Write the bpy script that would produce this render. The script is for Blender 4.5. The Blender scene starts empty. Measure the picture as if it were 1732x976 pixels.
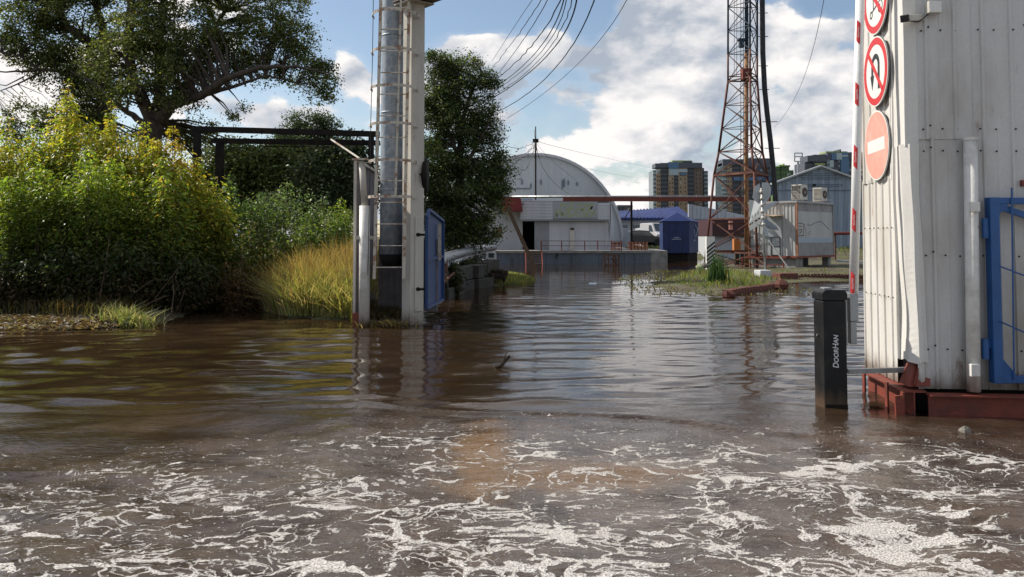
import bpy, math, random
import numpy as np
from mathutils import Vector, Matrix
random.seed(7); RNG = np.random.default_rng(7)
R = math.radians
scene = bpy.context.scene
COL = scene.collection

# ------------------------------------------------------------------ camera
F, CX, CY, PITCH, CAMZ = 1400.0, 866.0, 339.0, R(2.5), 1.5     # focal in photo pixels, principal point, eye height
cam_d = bpy.data.cameras.new('camera'); cam = bpy.data.objects.new('camera', cam_d); COL.objects.link(cam)
cam.location = (0, 0, CAMZ); cam.rotation_euler = (R(90) + PITCH, 0, 0)
cam_d.sensor_width = 36; cam_d.lens = F / 1732 * 36
cam_d.shift_y = (CY - 488) / 1732
cam_d.clip_start = 0.05; cam_d.clip_end = 6000
scene.camera = cam

def at(x, y, Y):
    """point of the place seen at photo pixel (x, y), Y metres ahead of the camera"""
    u, v = (x - CX) / F, (CY - y) / F
    dy = math.cos(PITCH) - v * math.sin(PITCH); dz = math.sin(PITCH) + v * math.cos(PITCH)
    return Vector((u * Y / dy, Y, CAMZ + dz * Y / dy))
def xat(x, y, Y): return at(x, y, Y).x
def zat(y, Y): return at(CX, y, Y).z
def ground_pt(x, y, z=0.0):
    u, v = (x - CX) / F, (CY - y) / F
    dy = math.cos(PITCH) - v * math.sin(PITCH); dz = math.sin(PITCH) + v * math.cos(PITCH)
    t = (z - CAMZ) / dz
    return Vector((u * t, dy * t, z))

# ------------------------------------------------------------------ sun and sky
SUN_EL, SUN_AZ = R(43), R(-66)          # azimuth from +Y towards +X
sdir = Vector((math.sin(SUN_AZ) * math.cos(SUN_EL), math.cos(SUN_AZ) * math.cos(SUN_EL), math.sin(SUN_EL)))
sl = bpy.data.lights.new('sun', 'SUN'); sl.energy = 4.6; sl.angle = R(0.5); sl.color = (1, .94, .84)
so = bpy.data.objects.new('sun', sl); COL.objects.link(so)
so.rotation_euler = (-sdir).to_track_quat('-Z', 'Y').to_euler(); so.location = sdir * 50
scene.view_settings.view_transform = 'Standard'; scene.view_settings.look = 'None'
scene.view_settings.exposure = 0.32; scene.view_settings.gamma = 1
scene.cycles.max_bounces = 6; scene.cycles.diffuse_bounces = 2; scene.cycles.glossy_bounces = 3
scene.cycles.transmission_bounces = 3; scene.cycles.transparent_max_bounces = 6
scene.cycles.use_denoising = True
scene.cycles.caustics_reflective = False; scene.cycles.caustics_refractive = False

class NT:
    """small node helper"""
    def __init__(s, tree): s.t = tree; s.t.nodes.clear()
    def n(s, typ, **kw):
        nd = s.t.nodes.new(typ)
        for k, v in kw.items():
            if k.startswith('i_'):
                key = k[2:]; key = int(key) if key.isdigit() else key.replace('_', ' ')
                s.put(nd.inputs[key], v)
            else: setattr(nd, k, v)
        return nd
    def put(s, inp, v):
        if isinstance(v, bpy.types.NodeSocket): s.t.links.new(v, inp)
        else:
            try: inp.default_value = v
            except Exception:
                inp.default_value = (*v, 1) if hasattr(v, '__len__') else (v, v, v)
    def math(s, op, a, b=0.0, c=0.0, clamp=False):
        nd = s.n('ShaderNodeMath', operation=op, use_clamp=clamp)
        s.put(nd.inputs[0], a); s.put(nd.inputs[1], b); s.put(nd.inputs[2], c); return nd.outputs[0]
    def vm(s, op, a, b=(0, 0, 0)):
        nd = s.n('ShaderNodeVectorMath', operation=op); s.put(nd.inputs[0], a); s.put(nd.inputs[1], b)
        return nd.outputs['Value'] if op in ('LENGTH', 'DISTANCE', 'DOT_PRODUCT') else nd.outputs[0]
    def mr(s, v, a, b, c=0.0, d=1.0, smooth=True):
        nd = s.n('ShaderNodeMapRange', interpolation_type='SMOOTHSTEP' if smooth else 'LINEAR')
        for i, q in enumerate((v, a, b, c, d)): s.put(nd.inputs[i], q)
        return nd.outputs[0]
    def mix(s, f, a, b):
        nd = s.n('ShaderNodeMix', data_type='RGBA'); s.put(nd.inputs[0], f); s.put(nd.inputs[6], a); s.put(nd.inputs[7], b)
        return nd.outputs[2]
    def noise(s, vec, scale, detail=4, rough=.55, dist=0.0):
        nd = s.n('ShaderNodeTexNoise'); s.put(nd.inputs['Vector'], vec); s.put(nd.inputs['Scale'], scale)
        s.put(nd.inputs['Detail'], detail); s.put(nd.inputs['Roughness'], rough); s.put(nd.inputs['Distortion'], dist)
        return nd.outputs[0]
def rgba(c): return (c[0], c[1], c[2], 1)

world = bpy.data.worlds.new('World'); scene.world = world; world.use_nodes = True
W = NT(world.node_tree)
sky = W.n('ShaderNodeTexSky', sky_type='NISHITA', sun_disc=False, sun_elevation=SUN_EL, sun_rotation=SUN_AZ,
          air_density=1.0, dust_density=.6, ozone_density=2.2)
tc = W.n('ShaderNodeTexCoord').outputs['Generated']
dirn = W.vm('NORMALIZE', tc)
def pxdir(x, y): return (at(x, y, 10.0) - Vector((0, 0, CAMZ))).normalized()
cov = None
# (photo x, y, radius x, radius y, amount): where banks of cloud stand (+) and where the blue shows (-)
for (bx, by, rx, ry, am) in [
    (790, 110, 130, 80, .20), (1180, 190, 420, 190, .085), (1375, 90, 110, 80, .19), (1010, 110, 90, 80, .12), (1150, 50, 160, 90, .12), (1000, 250, 120, 30, .08),
    (470, 195, 150, 48, .20), (600, 118, 48, 55, .24), (640, 170, 30, 30, .16), (545, 60, 30, 30, .12), (60, 170, 90, 70, .14), (1050, 305, 300, 40, .08), (1370, 240, 90, 40, .10),
    (630, 30, 150, 75, -.24), (830, 15, 110, 55, -.30), (985, 15, 60, 60, -.28), (1415, 5, 60, 26, -.26), (1322, 150, 34, 30, -.13),
    (470, 150, 90, 40, -.14), (30, 30, 90, 50, -.12), (650, 200, 90, 40, -.10), (1180, 290, 190, 26, -.09), (1000, -420, 900, 360, .12)]:
    D = pxdir(bx, by)
    q = W.vm('MULTIPLY', W.vm('SUBTRACT', dirn, tuple(D)), (F / rx, F / rx, F / ry))
    g = W.mr(W.vm('LENGTH', q), 0.0, 1.35, am, 0.0)
    cov = g if cov is None else W.math('ADD', cov, g)
pv = W.vm('MULTIPLY', dirn, (1, 1, 1.75))
n_big = W.noise(pv, 7.0, 10, .56, .1)
off = W.vm('ADD', pv, tuple(Vector((-.03, .01, .05))))
n_off = W.noise(off, 7.0, 8, .56, .1)
dens = W.math('ADD', n_big, cov)
mask = W.mr(dens, .510, .565)
thin = W.mr(dens, .43, .60)
m_off = W.noise(W.vm('ADD', pv, (-.05, .02, .11)), 2.6, 5, .5)
lit1 = W.math('MULTIPLY', W.math('SUBTRACT', n_big, n_off), 5.0)
lit2 = W.math('MULTIPLY', W.math('SUBTRACT', W.noise(pv, 2.6, 5, .5), m_off), 4.0)
edge = W.mr(dens, .52, .70, .30, 0.0)
litn = W.math('ADD', W.math('ADD', .36, edge), W.math('ADD', lit1, lit2), clamp=True)
ccol = W.mix(litn, (3.4, 3.85, 4.55, 1), (8.3, 8.0, 7.8, 1))
sk = W.n('ShaderNodeMix', data_type='RGBA', blend_type='MULTIPLY'); W.put(sk.inputs[0], 1.0)
W.put(sk.inputs[6], sky.outputs[0]); W.put(sk.inputs[7], (1.12, 1.04, .97, 1))
a1 = W.mix(W.math('MULTIPLY', thin, .35), sk.outputs[2], (6.0, 6.3, 6.8, 1))
a2 = W.mix(mask, a1, ccol)
bg = W.n('ShaderNodeBackground'); W.put(bg.inputs[0], a2); bg.inputs[1].default_value = .1
wo = W.n('ShaderNodeOutputWorld'); W.t.links.new(bg.outputs[0], wo.inputs[0])
world.cycles.sampling_method = 'MANUAL'; world.cycles.sample_map_resolution = 512

# ------------------------------------------------------------------ materials
MATS = {}
def mat(name, col, rough=.6, metal=0.0, col2=None, scale=6.0, lo=.45, hi=.7, rust=None, rscale=3.0, rlo=.62, rhi=.72,
        bump=0.0, bscale=30.0, streak=1.0, spec=.5, amount=1.0, mud=0.0):
    if name in MATS: return MATS[name]
    m = bpy.data.materials.new(name); m.use_nodes = True; N = NT(m.node_tree)
    out = N.n('ShaderNodeOutputMaterial'); b = N.n('ShaderNodeBsdfPrincipled')
    N.t.links.new(b.outputs[0], out.inputs[0])
    co = N.n('ShaderNodeTexCoord').outputs['Object']
    sv = N.vm('MULTIPLY', co, (1, 1, streak))
    c = rgba(col); r = rough
    if col2 is not None:
        f = N.mr(N.noise(sv, scale, 6, .6), lo, hi)
        c = N.mix(N.math('MULTIPLY', f, amount), c, rgba(col2))
    fine = N.noise(co, 45.0, 3, .6)
    c = N.mix(N.mr(fine, .3, .75, 0.0, .16), c, (col[0] * .55, col[1] * .55, col[2] * .55, 1))
    if mud:
        zz = N.n('ShaderNodeSeparateXYZ'); N.put(zz.inputs[0], co)
        mz = N.math('ADD', zz.outputs[2], N.math('MULTIPLY', N.math('SUBTRACT', N.noise(N.vm('MULTIPLY', co, (1, 1, .35)), 11, 6, .65), .5), mud * 1.6))
        c = N.mix(N.mr(mz, mud, -.02, 0, .85), c, (.10, .065, .04, 1))
    if rust is not None:
        f = N.mr(N.noise(sv, rscale, 7, .68), rlo, rhi)
        c = N.mix(f, c, rgba(rust)); r = N.math('ADD', rough, N.math('MULTIPLY', f, .3), clamp=True)
        N.put(b.inputs['Metallic'], N.math('MULTIPLY', N.math('SUBTRACT', 1.0, f), metal))
    else: b.inputs['Metallic'].default_value = metal
    N.put(b.inputs['Base Color'], c); N.put(b.inputs['Roughness'], r)
    b.inputs['Specular IOR Level'].default_value = spec
    if bump:
        bp = N.n('ShaderNodeBump'); bp.inputs['Strength'].default_value = bump; bp.inputs['Distance'].default_value = .02
        N.put(bp.inputs['Height'], N.noise(co, bscale, 5, .6)); N.put(b.inputs['Normal'], bp.outputs[0])
    MATS[name] = m; return m
RUST = (.16, .055, .025)
M = dict(
 white_sheet=mat('white_sheet', (.70, .68, .64), .42, 0, (.47, .43, .37), 1.3, .46, .78, RUST, 5.0, .63, .76, .10, 9, .25, mud=.22),
 white_sheet_shade=mat('white_sheet_shade', (.60, .59, .57), .45, 0, (.33, .30, .26), 1.7, .42, .75, RUST, 4.0, .62, .74, .12, 7, .3, mud=.20),  # shaded copy of the white sheet, base darkened for the unlit front, heavier dirt
 white_paint=mat('white_paint', (.72, .70, .66), .5, 0, (.5, .47, .42), 4, .45, .7, RUST, 6, .62, .72, .2, 60, mud=.25),
 arm_white=mat('arm_white', (.82, .82, .80), .3, 0, (.7, .69, .66), 3, .5, .8),
 red_print=mat('red_print', (.60, .03, .03), .4), red_dull=mat('red_dull', (.78, .33, .26), .5, 0, (.74, .42, .34), 6, .4, .7),
 sign_white=mat('sign_white', (.76, .75, .71), .4), black_print=mat('black_print', (.02, .02, .022), .5),
 text_white=mat('text_white', (.72, .72, .72), .5),
 cabinet_black=mat('cabinet_black', (.009, .009, .010), .42, 0, (.030, .029, .027), 5, .45, .8, None, 3, 0, 1, .15, 120, spec=.3, mud=.20),
 grey_metal=mat('grey_metal', (.36, .37, .38), .4, .6, (.26, .26, .25), 5, .4, .7),
 galv=mat('galv', (.34, .38, .42), .55, .2, (.22, .26, .31), 14, .40, .62, None, 3, 0, 1, .12, 18, .6),
 galv_dark=mat('galv_dark', (.10, .14, .18), .5, .4, (.07, .09, .12), 9, .4, .65),
 steel_cream=mat('steel_cream', (.55, .52, .46), .5, 0, (.42, .39, .34), 2.5, .4, .75, RUST, 5, .60, .72, .15, 30, .4, mud=.35),
 rail_cream=mat('rail_cream', (.55, .51, .43), .5, 0, (.30, .17, .10), 9, .5, .62, RUST, 7, .56, .68),
 red_beam=mat('red_beam', (.21, .042, .024), .6, 0, (.12, .032, .022), 6, .4, .7, (.06, .035, .025), 8, .6, .72, .3, 40),
 blue_gate=mat('blue_gate', (.018, .095, .29), .42, 0, (.014, .07, .21), 5, .4, .7, RUST, 12, .66, .74),
 blue_gate_shade=mat('blue_gate_shade', (.016, .060, .20), .45, 0, (.012, .045, .15), 5, .4, .7, RUST, 14, .70, .78),  # gate blue with the left leaf's shade darkened into the colour
 blue_dark=mat('blue_dark', (.012, .032, .13), .5, 0, (.010, .022, .085), 2, .4, .7),
 blue_roof=mat('blue_roof', (.010, .028, .135), .7, 0, (.008, .02, .09), .5, .4, .7),
 fence_sheet=mat('fence_sheet', (.20, .18, .19), .6, 0, (.13, .11, .11), 3, .4, .7, RUST, 5, .62, .75),
 black_iron=mat('black_iron', (.016, .014, .014), .8, 0, (.03, .022, .016), 4, .4, .7, spec=.12),
 concrete=mat('concrete', (.30, .29, .27), .9, 0, (.18, .17, .15), 2.2, .4, .7, (.08, .075, .05), 3, .58, .72, .5, 20),
 concrete_dark=mat('concrete_dark', (.050, .044, .036), .95, 0, (.022, .019, .015), 3, .4, .7, None, 3, 0, 1, .6, 14),
 foil=mat('foil', (.42, .44, .46), .35, .8, (.24, .25, .26), 12, .4, .6, None, 3, 0, 1, .8, 25),
 timber=mat('timber', (.030, .022, .017), .9, 0, (.055, .042, .03), 8, .4, .7, None, 3, 0, 1, .4, 30, spec=.12),
 dark_matt=mat('dark_matt', (.020, .015, .012), .95, 0, (.035, .026, .02), 6, .4, .7, spec=0.0),  # near-black matt colour without specular
 timber_rust=mat('timber_rust', (.20, .10, .06), .9, 0, (.07, .045, .03), 6, .4, .65),
 brick_white=mat('brick_white', (.54, .55, .57), .85, 0, (.42, .43, .44), 4, .4, .7, None, 3, 0, 1, .3, 12),
 siding=mat('siding', (.60, .61, .63), .6, 0, (.48, .49, .51), 1.2, .4, .7, None, 3, 0, 1, 0, 9, 2.5),
 hangar=mat('hangar', (.50, .52, .54), .55, 0, (.42, .44, .46), .35, .4, .7, (.17, .13, .11), .9, .68, .82, 0, 9, .3),
 hangar_roof=mat('hangar_roof', (.52, .53, .55), .5, 0, (.44, .45, .47), .3, .4, .7),
 dock_sheet=mat('dock_sheet', (.16, .19, .23), .6, 0, (.10, .12, .14), .8, .4, .7, (.05, .045, .035), 1.6, .56, .7, 0, 9, .4),
 banner=mat('banner', (.40, .41, .44), .6, 0, (.34, .36, .36), 2, .4, .7), banner_text=mat('banner_text', (.36, .42, .19), .6, 0, (.40, .43, .34), 5, .4, .75),
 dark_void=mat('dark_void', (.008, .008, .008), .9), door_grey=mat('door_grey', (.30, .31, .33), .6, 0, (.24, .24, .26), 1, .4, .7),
 awning_red=mat('awning_red', (.22, .02, .022), .6, 0, (.13, .02, .02), 2, .4, .7),
 glass=mat('glass', (.03, .045, .055), .08, 0, (.06, .08, .1), .5, .4, .7, spec=.9),
 tower_rust=mat('tower_rust', (.10, .030, .020), .8, 0, (.17, .075, .042), 2.2, .48, .7, (.09, .03, .02), 4, .6, .7),
 tower_brown=mat('tower_brown', (.075, .042, .034), .7, 0, (.15, .06, .035), 2.5, .5, .7),
 tower_blue=mat('tower_blue', (.030, .060, .095), .55, 0, (.06, .045, .05), 2.2, .5, .7), tower_orange=mat('tower_orange', (.28, .155, .070), .8, 0, (.19, .075, .038), 2.5, .42, .66),
 cable=mat('cable', (.012, .013, .016), .55), wire=mat('wire', (.03, .03, .035), .7),
 cabin_sheet=mat('cabin_sheet', (.48, .48, .47), .5, 0, (.38, .37, .36), 1.4, .4, .7, (.24, .11, .06), 3, .70, .8, 0, 9, .35),
 cabin_dark=mat('cabin_dark', (.30, .29, .29), .6, 0, (.22, .21, .21), 2.5, .4, .7, (.12, .10, .09), 4, .6, .75),
 rust_edge=mat('rust_edge', (.38, .17, .09), .7, 0, (.25, .09, .05), 4, .4, .7), panel_light=mat('panel_light', (.46, .49, .50), .4, .25, (.38, .41, .43), 2, .4, .7),
 ac_white=mat('ac_white', (.62, .59, .52), .5, 0, (.5, .47, .40), 5, .4, .7), ac_dark=mat('ac_dark', (.07, .05, .045), .6),
 kraft=mat('kraft', (.62, .42, .24), .6), brick_red=mat('brick_red', (.17, .055, .038), .9, 0, (.09, .04, .03), 9, .4, .65, (.30, .24, .20), 7, .62, .72, .6, 60),
 bluegrey=mat('bluegrey', (.38, .45, .54), .55, 0, (.32, .39, .48), .4, .4, .7, None, 3, 0, 1, 0, 9, .3), bluegrey_d=mat('bluegrey_d', (.15, .18, .23), .7),
 far_wall=mat('far_wall', (.42, .44, .48), .7, 0, (.35, .36, .39), .5, .4, .7), maroon=mat('maroon', (.055, .018, .022), .6),
 hr_beige=mat('hr_beige', (.36, .27, .18), .8, 0, (.30, .21, .14), .2, .4, .7), hr_brown=mat('hr_brown', (.20, .15, .12), .8), hr_slate=mat('hr_slate', (.085, .095, .12), .6),
 hr_glass=mat('hr_glass', (.06, .085, .10), .15, 0, (.12, .16, .18), .6, .42, .6, spec=.8), hr_dark=mat('hr_dark', (.030, .035, .045), .4), hr_blue=mat('hr_blue', (.07, .15, .28), .3), hr_pale=mat('hr_pale', (.38, .46, .50), .4), hr_green=mat('hr_green', (.09, .16, .05), .7), hr_lime=mat('hr_lime', (.28, .34, .12), .7),
 poster_yellow=mat('poster_yellow', (.50, .52, .08), .6, 0, (.18, .26, .06), 1.4, .45, .65), poster_blue=mat('poster_blue', (.12, .28, .45), .6),
 car_white=mat('car_white', (.5, .5, .52), .25), car_dark=mat('car_dark', (.02, .022, .026), .3), car_silver=mat('car_silver', (.28, .29, .31), .3, .5), tyre=mat('tyre', (.015, .015, .015), .9),
 orange_paint=mat('orange_paint', (.55, .20, .05), .6), stone=mat('stone', (.22, .20, .17), .9, 0, (.12, .11, .09), 20, .4, .7, None, 3, 0, 1, .8, 30),
 bark=mat('bark', (.055, .042, .034), .95, 0, (.10, .08, .065), 7, .4, .7, None, 3, 0, 1, .8, 16, .3), twig=mat('twig', (.13, .085, .055), .9, 0, (.08, .05, .03), 6, .4, .7),
 white_box=mat('white_box', (.55, .55, .55), .4, 0, (.40, .38, .35), 4, .5, .7),
)

def leaf_mat(name, trans=.35, rough=.5):
    m = bpy.data.materials.new(name); m.use_nodes = True; N = NT(m.node_tree)
    out = N.n('ShaderNodeOutputMaterial'); a = N.n('ShaderNodeVertexColor', layer_name='tint').outputs[0]
    b = N.n('ShaderNodeBsdfPrincipled'); N.put(b.inputs['Base Color'], a); b.inputs['Roughness'].default_value = rough
    b.inputs['Specular IOR Level'].default_value = .35
    t = N.n('ShaderNodeBsdfTranslucent')
    br = N.n('ShaderNodeMix', data_type='RGBA', blend_type='MULTIPLY'); N.put(br.inputs[0], 1.0); N.put(br.inputs[6], a); N.put(br.inputs[7], (1.5, 1.45, .7, 1))
    N.put(t.inputs[0], br.outputs[2])
    mx = N.n('ShaderNodeMixShader'); mx.inputs[0].default_value = trans
    N.t.links.new(b.outputs[0], mx.inputs[1]); N.t.links.new(t.outputs[0], mx.inputs[2]); N.t.links.new(mx.outputs[0], out.inputs[0])
    return m
LEAF = leaf_mat('leaf', .46, .45); LEAFD = leaf_mat('leaf_dull', .36, .5)

# ------------------------------------------------------------------ object helpers
def link(o, parent=None):
    COL.objects.link(o)
    if parent is not None: o.parent = parent
    return o
def tag(o, label=None, cat=None, group=None, kind=None):
    if label: o['label'] = label
    if cat: o['category'] = cat
    if group: o['group'] = group
    if kind: o['kind'] = kind
    return o
def thing(name, loc, label, cat, group=None, rz=0.0):
    o = bpy.data.objects.new(name, None); o.location = loc; o.rotation_euler = (0, 0, rz); o.empty_display_size = .2
    link(o); return tag(o, label, cat, group)
def rootloc(o):
    v = Vector((0, 0, 0))
    while o is not None: v += o.location; o = o.parent
    return v
class MB:
    def __init__(s): s.v = []; s.f = []
    def add(s, vs, fs):
        k = len(s.v); s.v += [tuple(v) for v in vs]; s.f += [tuple(i + k for i in f) for f in fs]; return s
    def box(s, c, d, rot=None):
        """centre c, full size d"""
        c = Vector(c); h = Vector(d) / 2
        vs = [Vector((x * h.x, y * h.y, z * h.z)) for z in (-1, 1) for y in (-1, 1) for x in (-1, 1)]
        if rot is not None: vs = [rot @ v for v in vs]
        return s.add([v + c for v in vs], [(0, 2, 3, 1), (4, 5, 7, 6), (0, 1, 5, 4), (2, 6, 7, 3), (0, 4, 6, 2), (1, 3, 7, 5)])
    def bb(s, a, b):
        a, b = Vector(a), Vector(b); return s.box((a + b) / 2, [abs(q) for q in (b - a)])
    def bar(s, a, b, w, h=None, up=(0, 0, 1)):
        a, b = Vector(a), Vector(b); d = b - a; L = d.length
        if L < 1e-6: return s
        d.normalize(); u = Vector(up)
        if abs(d.dot(u)) > .98: u = Vector((0, 1, 0))
        x = d.cross(u).normalized(); z = x.cross(d)
        m = Matrix((x, d, z)).transposed()
        return s.box((a + b) / 2, (w, L, h or w), m)
    def tube(s, pts, r, n=8, caps=True):
        pts = [Vector(p) for p in pts]; rs = r if hasattr(r, '__len__') else [r] * len(pts)
        k = len(s.v); ref = None
        for i, p in enumerate(pts):
            d = (pts[min(i + 1, len(pts) - 1)] - pts[max(i - 1, 0)]).normalized()
            if ref is None: ref = Vector((0, 0, 1)) if abs(d.z) < .9 else Vector((0, 1, 0))
            x = d.cross(ref).normalized(); y = d.cross(x).normalized(); ref = x.cross(d) if abs(d.dot(ref)) > .98 else ref
            for j in range(n):
                a = 2 * math.pi * j / n; q = p + (x * math.cos(a) + y * math.sin(a)) * rs[i]; s.v.append(tuple(q))
        for i in range(len(pts) - 1):
            for j in range(n):
                a, b = k + i * n + j, k + i * n + (j + 1) % n; s.f.append((a, b, b + n, a + n))
        if caps:
            s.f.append(tuple(k + j for j in range(n))[::-1]); s.f.append(tuple(k + (len(pts) - 1) * n + j for j in range(n)))
        return s
    def prism(s, poly, y0, y1, ax='y'):
        """poly of (a, z) extruded along y (ax='y') or along x (ax='x') or z (ax='z')"""
        n = len(poly)
        def P(a, z, t): return (a, t, z) if ax == 'y' else ((t, a, z) if ax == 'x' else (a, z, t))
        return s.add([P(a, z, y0) for a, z in poly] + [P(a, z, y1) for a, z in poly],
                     [tuple(range(n)), tuple(range(2 * n - 1, n - 1, -1))] + [(i, i + n, (i + 1) % n + n, (i + 1) % n) for i in range(n)])
    def grid(s, fn, nu, nv):
        k = len(s.v)
        for j in range(nv + 1):
            for i in range(nu + 1): s.v.append(tuple(fn(i / nu, j / nv)))
        for j in range(nv):
            for i in range(nu):
                a = k + j * (nu + 1) + i; s.f.append((a, a + 1, a + nu + 2, a + nu + 1))
        return s
    def mesh(s, name, m, off=(0, 0, 0)):
        me = bpy.data.meshes.new(name)
        me.from_pydata([(v[0] - off[0], v[1] - off[1], v[2] - off[2]) for v in s.v], [], s.f); me.update()
        me.materials.append(m if not isinstance(m, str) else M[m]); return me
    def build(s, name, m, parent=None, world=True, smooth=False, bevel=0.0, solid=0.0):
        off = rootloc(parent) if (parent is not None and world) else Vector((0, 0, 0))
        me = s.mesh(name, m, off)
        # consistent normals
        import bmesh
        bm = bmesh.new(); bm.from_mesh(me); bmesh.ops.recalc_face_normals(bm, faces=bm.faces); bm.to_mesh(me); bm.free()
        if smooth: me.polygons.foreach_set('use_smooth', [True] * len(me.polygons)); 
        o = link(bpy.data.objects.new(name, me), parent)
        if bevel:
            b = o.modifiers.new('bevel', 'BEVEL'); b.width = bevel; b.segments = 2; b.limit_method = 'ANGLE'
        if solid:
            b = o.modifiers.new('solid', 'SOLIDIFY'); b.thickness = solid; b.offset = 0
        return o
def smooth_angle(o, ang=35):
    me = o.data; me.polygons.foreach_set('use_smooth', [True] * len(me.polygons))
    import bmesh
    bm = bmesh.new(); bm.from_mesh(me)
    for e in bm.edges:
        if len(e.link_faces) == 2 and e.calc_face_angle(0) > R(ang): e.smooth = False
    bm.to_mesh(me); bm.free(); return o
def inst(src, parent, loc, rot=None, scale=None, name=None):
    o = src.copy(); link(o, parent); o.location = loc
    if rot is not None: o.rotation_euler = rot
    if scale is not None: o.scale = scale
    return o
def copy_tree(o, parent=None):
    c = o.copy(); link(c, parent)
    for ch in list(o.children): copy_tree(ch, c)
    return c
def text_mesh(body, size, m, name, parent, loc, rot, shear=0.0, extrude=.001, scale=(1, 1, 1), world=True, align='CENTER', bold=0.0, sizes=None):
    cu = bpy.data.curves.new(name, 'FONT'); cu.body = body; cu.size = size; cu.shear = shear; cu.extrude = extrude
    cu.align_x = align; cu.align_y = 'CENTER'; cu.offset = bold
    if sizes:
        cu.small_caps_scale = sizes
        for i, ch in enumerate(cu.body_format):
            ch.use_small_caps = True
    t = bpy.data.objects.new(name, cu); COL.objects.link(t)
    bpy.context.view_layer.update()
    me = bpy.data.meshes.new_from_object(t.evaluated_get(bpy.context.evaluated_depsgraph_get()))
    bpy.data.objects.remove(t); bpy.data.curves.remove(cu)
    me.materials.clear(); me.materials.append(M[m]); me.name = name
    o = link(bpy.data.objects.new(name, me), parent)
    o.location = Vector(loc) - (rootloc(parent) if (parent is not None and world) else Vector((0, 0, 0)))
    o.rotation_euler = rot; o.scale = scale; return o
def corr(w0, w1, z0, z1, P, tdir, ndir, pitch=.2, rib=.035, dep=.014, nz=1, warp=0.0, seed=0, sub=0.0):
    """trapezoid-ribbed sheet: w runs along tdir from point P (z ignored), ribs stick out along ndir"""
    P = Vector(P); t = Vector(tdir).normalized(); n = Vector(ndir).normalized()
    xs = [(w0, 0.0)]; a = w0 + pitch * .5
    while a < w1 - rib:
        if a - rib * .9 > w0:
            xs += [(a - rib * .8, 0.0), (a - rib * .4, dep), (a + rib * .4, dep), (a + rib * .8, 0.0)]
        if sub and a + pitch * .5 < w1 - .02:
            q = a + pitch * .5; xs += [(q - .012, 0.0), (q, sub), (q + .012, 0.0)]
        a += pitch
    xs.append((w1, 0.0)); mb = MB(); r = random.Random(seed)
    ph = [(r.uniform(0, 6.3), r.uniform(.8, 2.6), r.uniform(2, 9)) for _ in range(5)]
    def nz_(u, z): return sum(math.sin(p + z * k + u * q) for p, k, q in ph) / 5
    k = 0; nx = len(xs)
    for j in range(nz + 1):
        z = z0 + (z1 - z0) * j / nz
        for (w, d) in xs:
            q = P + t * (w + warp * .35 * nz_(w * .5, z)) + n * (d + warp * nz_(w, z)); mb.v.append((q.x, q.y, z))
    for j in range(nz):
        for i in range(nx - 1):
            a = j * nx + i; mb.f.append((a, a + 1, a + nx + 1, a + nx))
    return mb
# ------------------------------------------------------------------ ground (one sheet to the horizon) and flood water
def g2(x, y, z=0.0): p = ground_pt(x, y, z); return (p.x, p.y)
LEFT_BANK = [(-60, 14.0), g2(0, 552), g2(120, 556), g2(200, 552), g2(270, 545), (-6.3, 16.4), g2(360, 512), g2(420, 520), g2(480, 536), g2(590, 540), g2(604, 551), g2(716, 549),
             g2(720, 530), g2(745, 512), (-1.9, 24), (-1.5, 27), g2(815, 484), g2(880, 482), g2(905, 474), g2(880, 468), (-.8, 32), (-2.0, 40), (-2.0, 60), (-60, 60)]
ISLET = [g2(1226, 500), g2(1312, 490), g2(1330, 478), g2(1395, 476), g2(1480, 474), (30, 32), (60, 40), (60, 56), (12, 50), g2(1190, 452), g2(1160, 462), g2(1100, 478), g2(1120, 492), g2(1180, 497)]
def sdist(px, py, poly):
    """signed distance (inside positive) of points to a polygon"""
    n = len(poly); d = np.full(px.shape, 1e9); ins = np.zeros(px.shape, bool)
    for i in range(n):
        ax, ay = poly[i]; bx, by = poly[(i + 1) % n]; ex, ey = bx - ax, by - ay
        t = np.clip(((px - ax) * ex + (py - ay) * ey) / (ex * ex + ey * ey + 1e-9), 0, 1)
        d = np.minimum(d, np.hypot(px - ax - t * ex, py - ay - t * ey))
        c = ((ay > py) != (by > py)) & (px < (bx - ax) * (py - ay) / (by - ay + 1e-12) + ax); ins ^= c
    return np.where(ins, d, -d)
def lump(x, y): return .5 * np.sin(x * 1.7 + 1.3 * np.sin(y * .9)) * np.sin(y * 2.1 + .7 * np.sin(x * 1.3)) + .5 * np.sin(x * .63 + y * .41)
def ground_z(x, y):
    x = np.asarray(x, float); y = np.asarray(y, float)
    z = np.full(x.shape, -.45)
    a = sdist(x, y, LEFT_BANK); z = np.maximum(z, np.interp(a, [-.8, 0, .5, 2.5, 8], [-.45, .015, .10, .30, .5]) + .04 * lump(x, y))
    b = sdist(x, y, ISLET); z = np.maximum(z, np.interp(b, [-.9, 0, .6, 3, 9], [-.45, .01, .05, .14, .22]) + .03 * lump(x * 2, y * 2))
    z = np.maximum(z, np.interp(y, [56, 59, 70], [-.45, .25, .5]))
    z = np.where(y < .5, np.maximum(z, -.3), z)
    return z
def axis(parts): return np.unique(np.concatenate(parts))
gx = axis([np.array([-3000, -1500, -700, -300, -150, -90]), np.arange(-60, -14, 2.0), np.arange(-14, 20, .3), np.arange(20, 62, 2.0), np.array([90, 150, 300, 700, 1500, 3000])])
gy = axis([np.array([-300, -100, -40, -20]), np.arange(-10, 12, 2.0), np.arange(12, 46, .3), np.arange(46, 76, 1.0), np.array([90, 120, 160, 250, 400, 700, 1200, 2000, 3500])])
GX, GY = np.meshgrid(gx, gy); GZ = ground_z(GX, GY)
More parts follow.
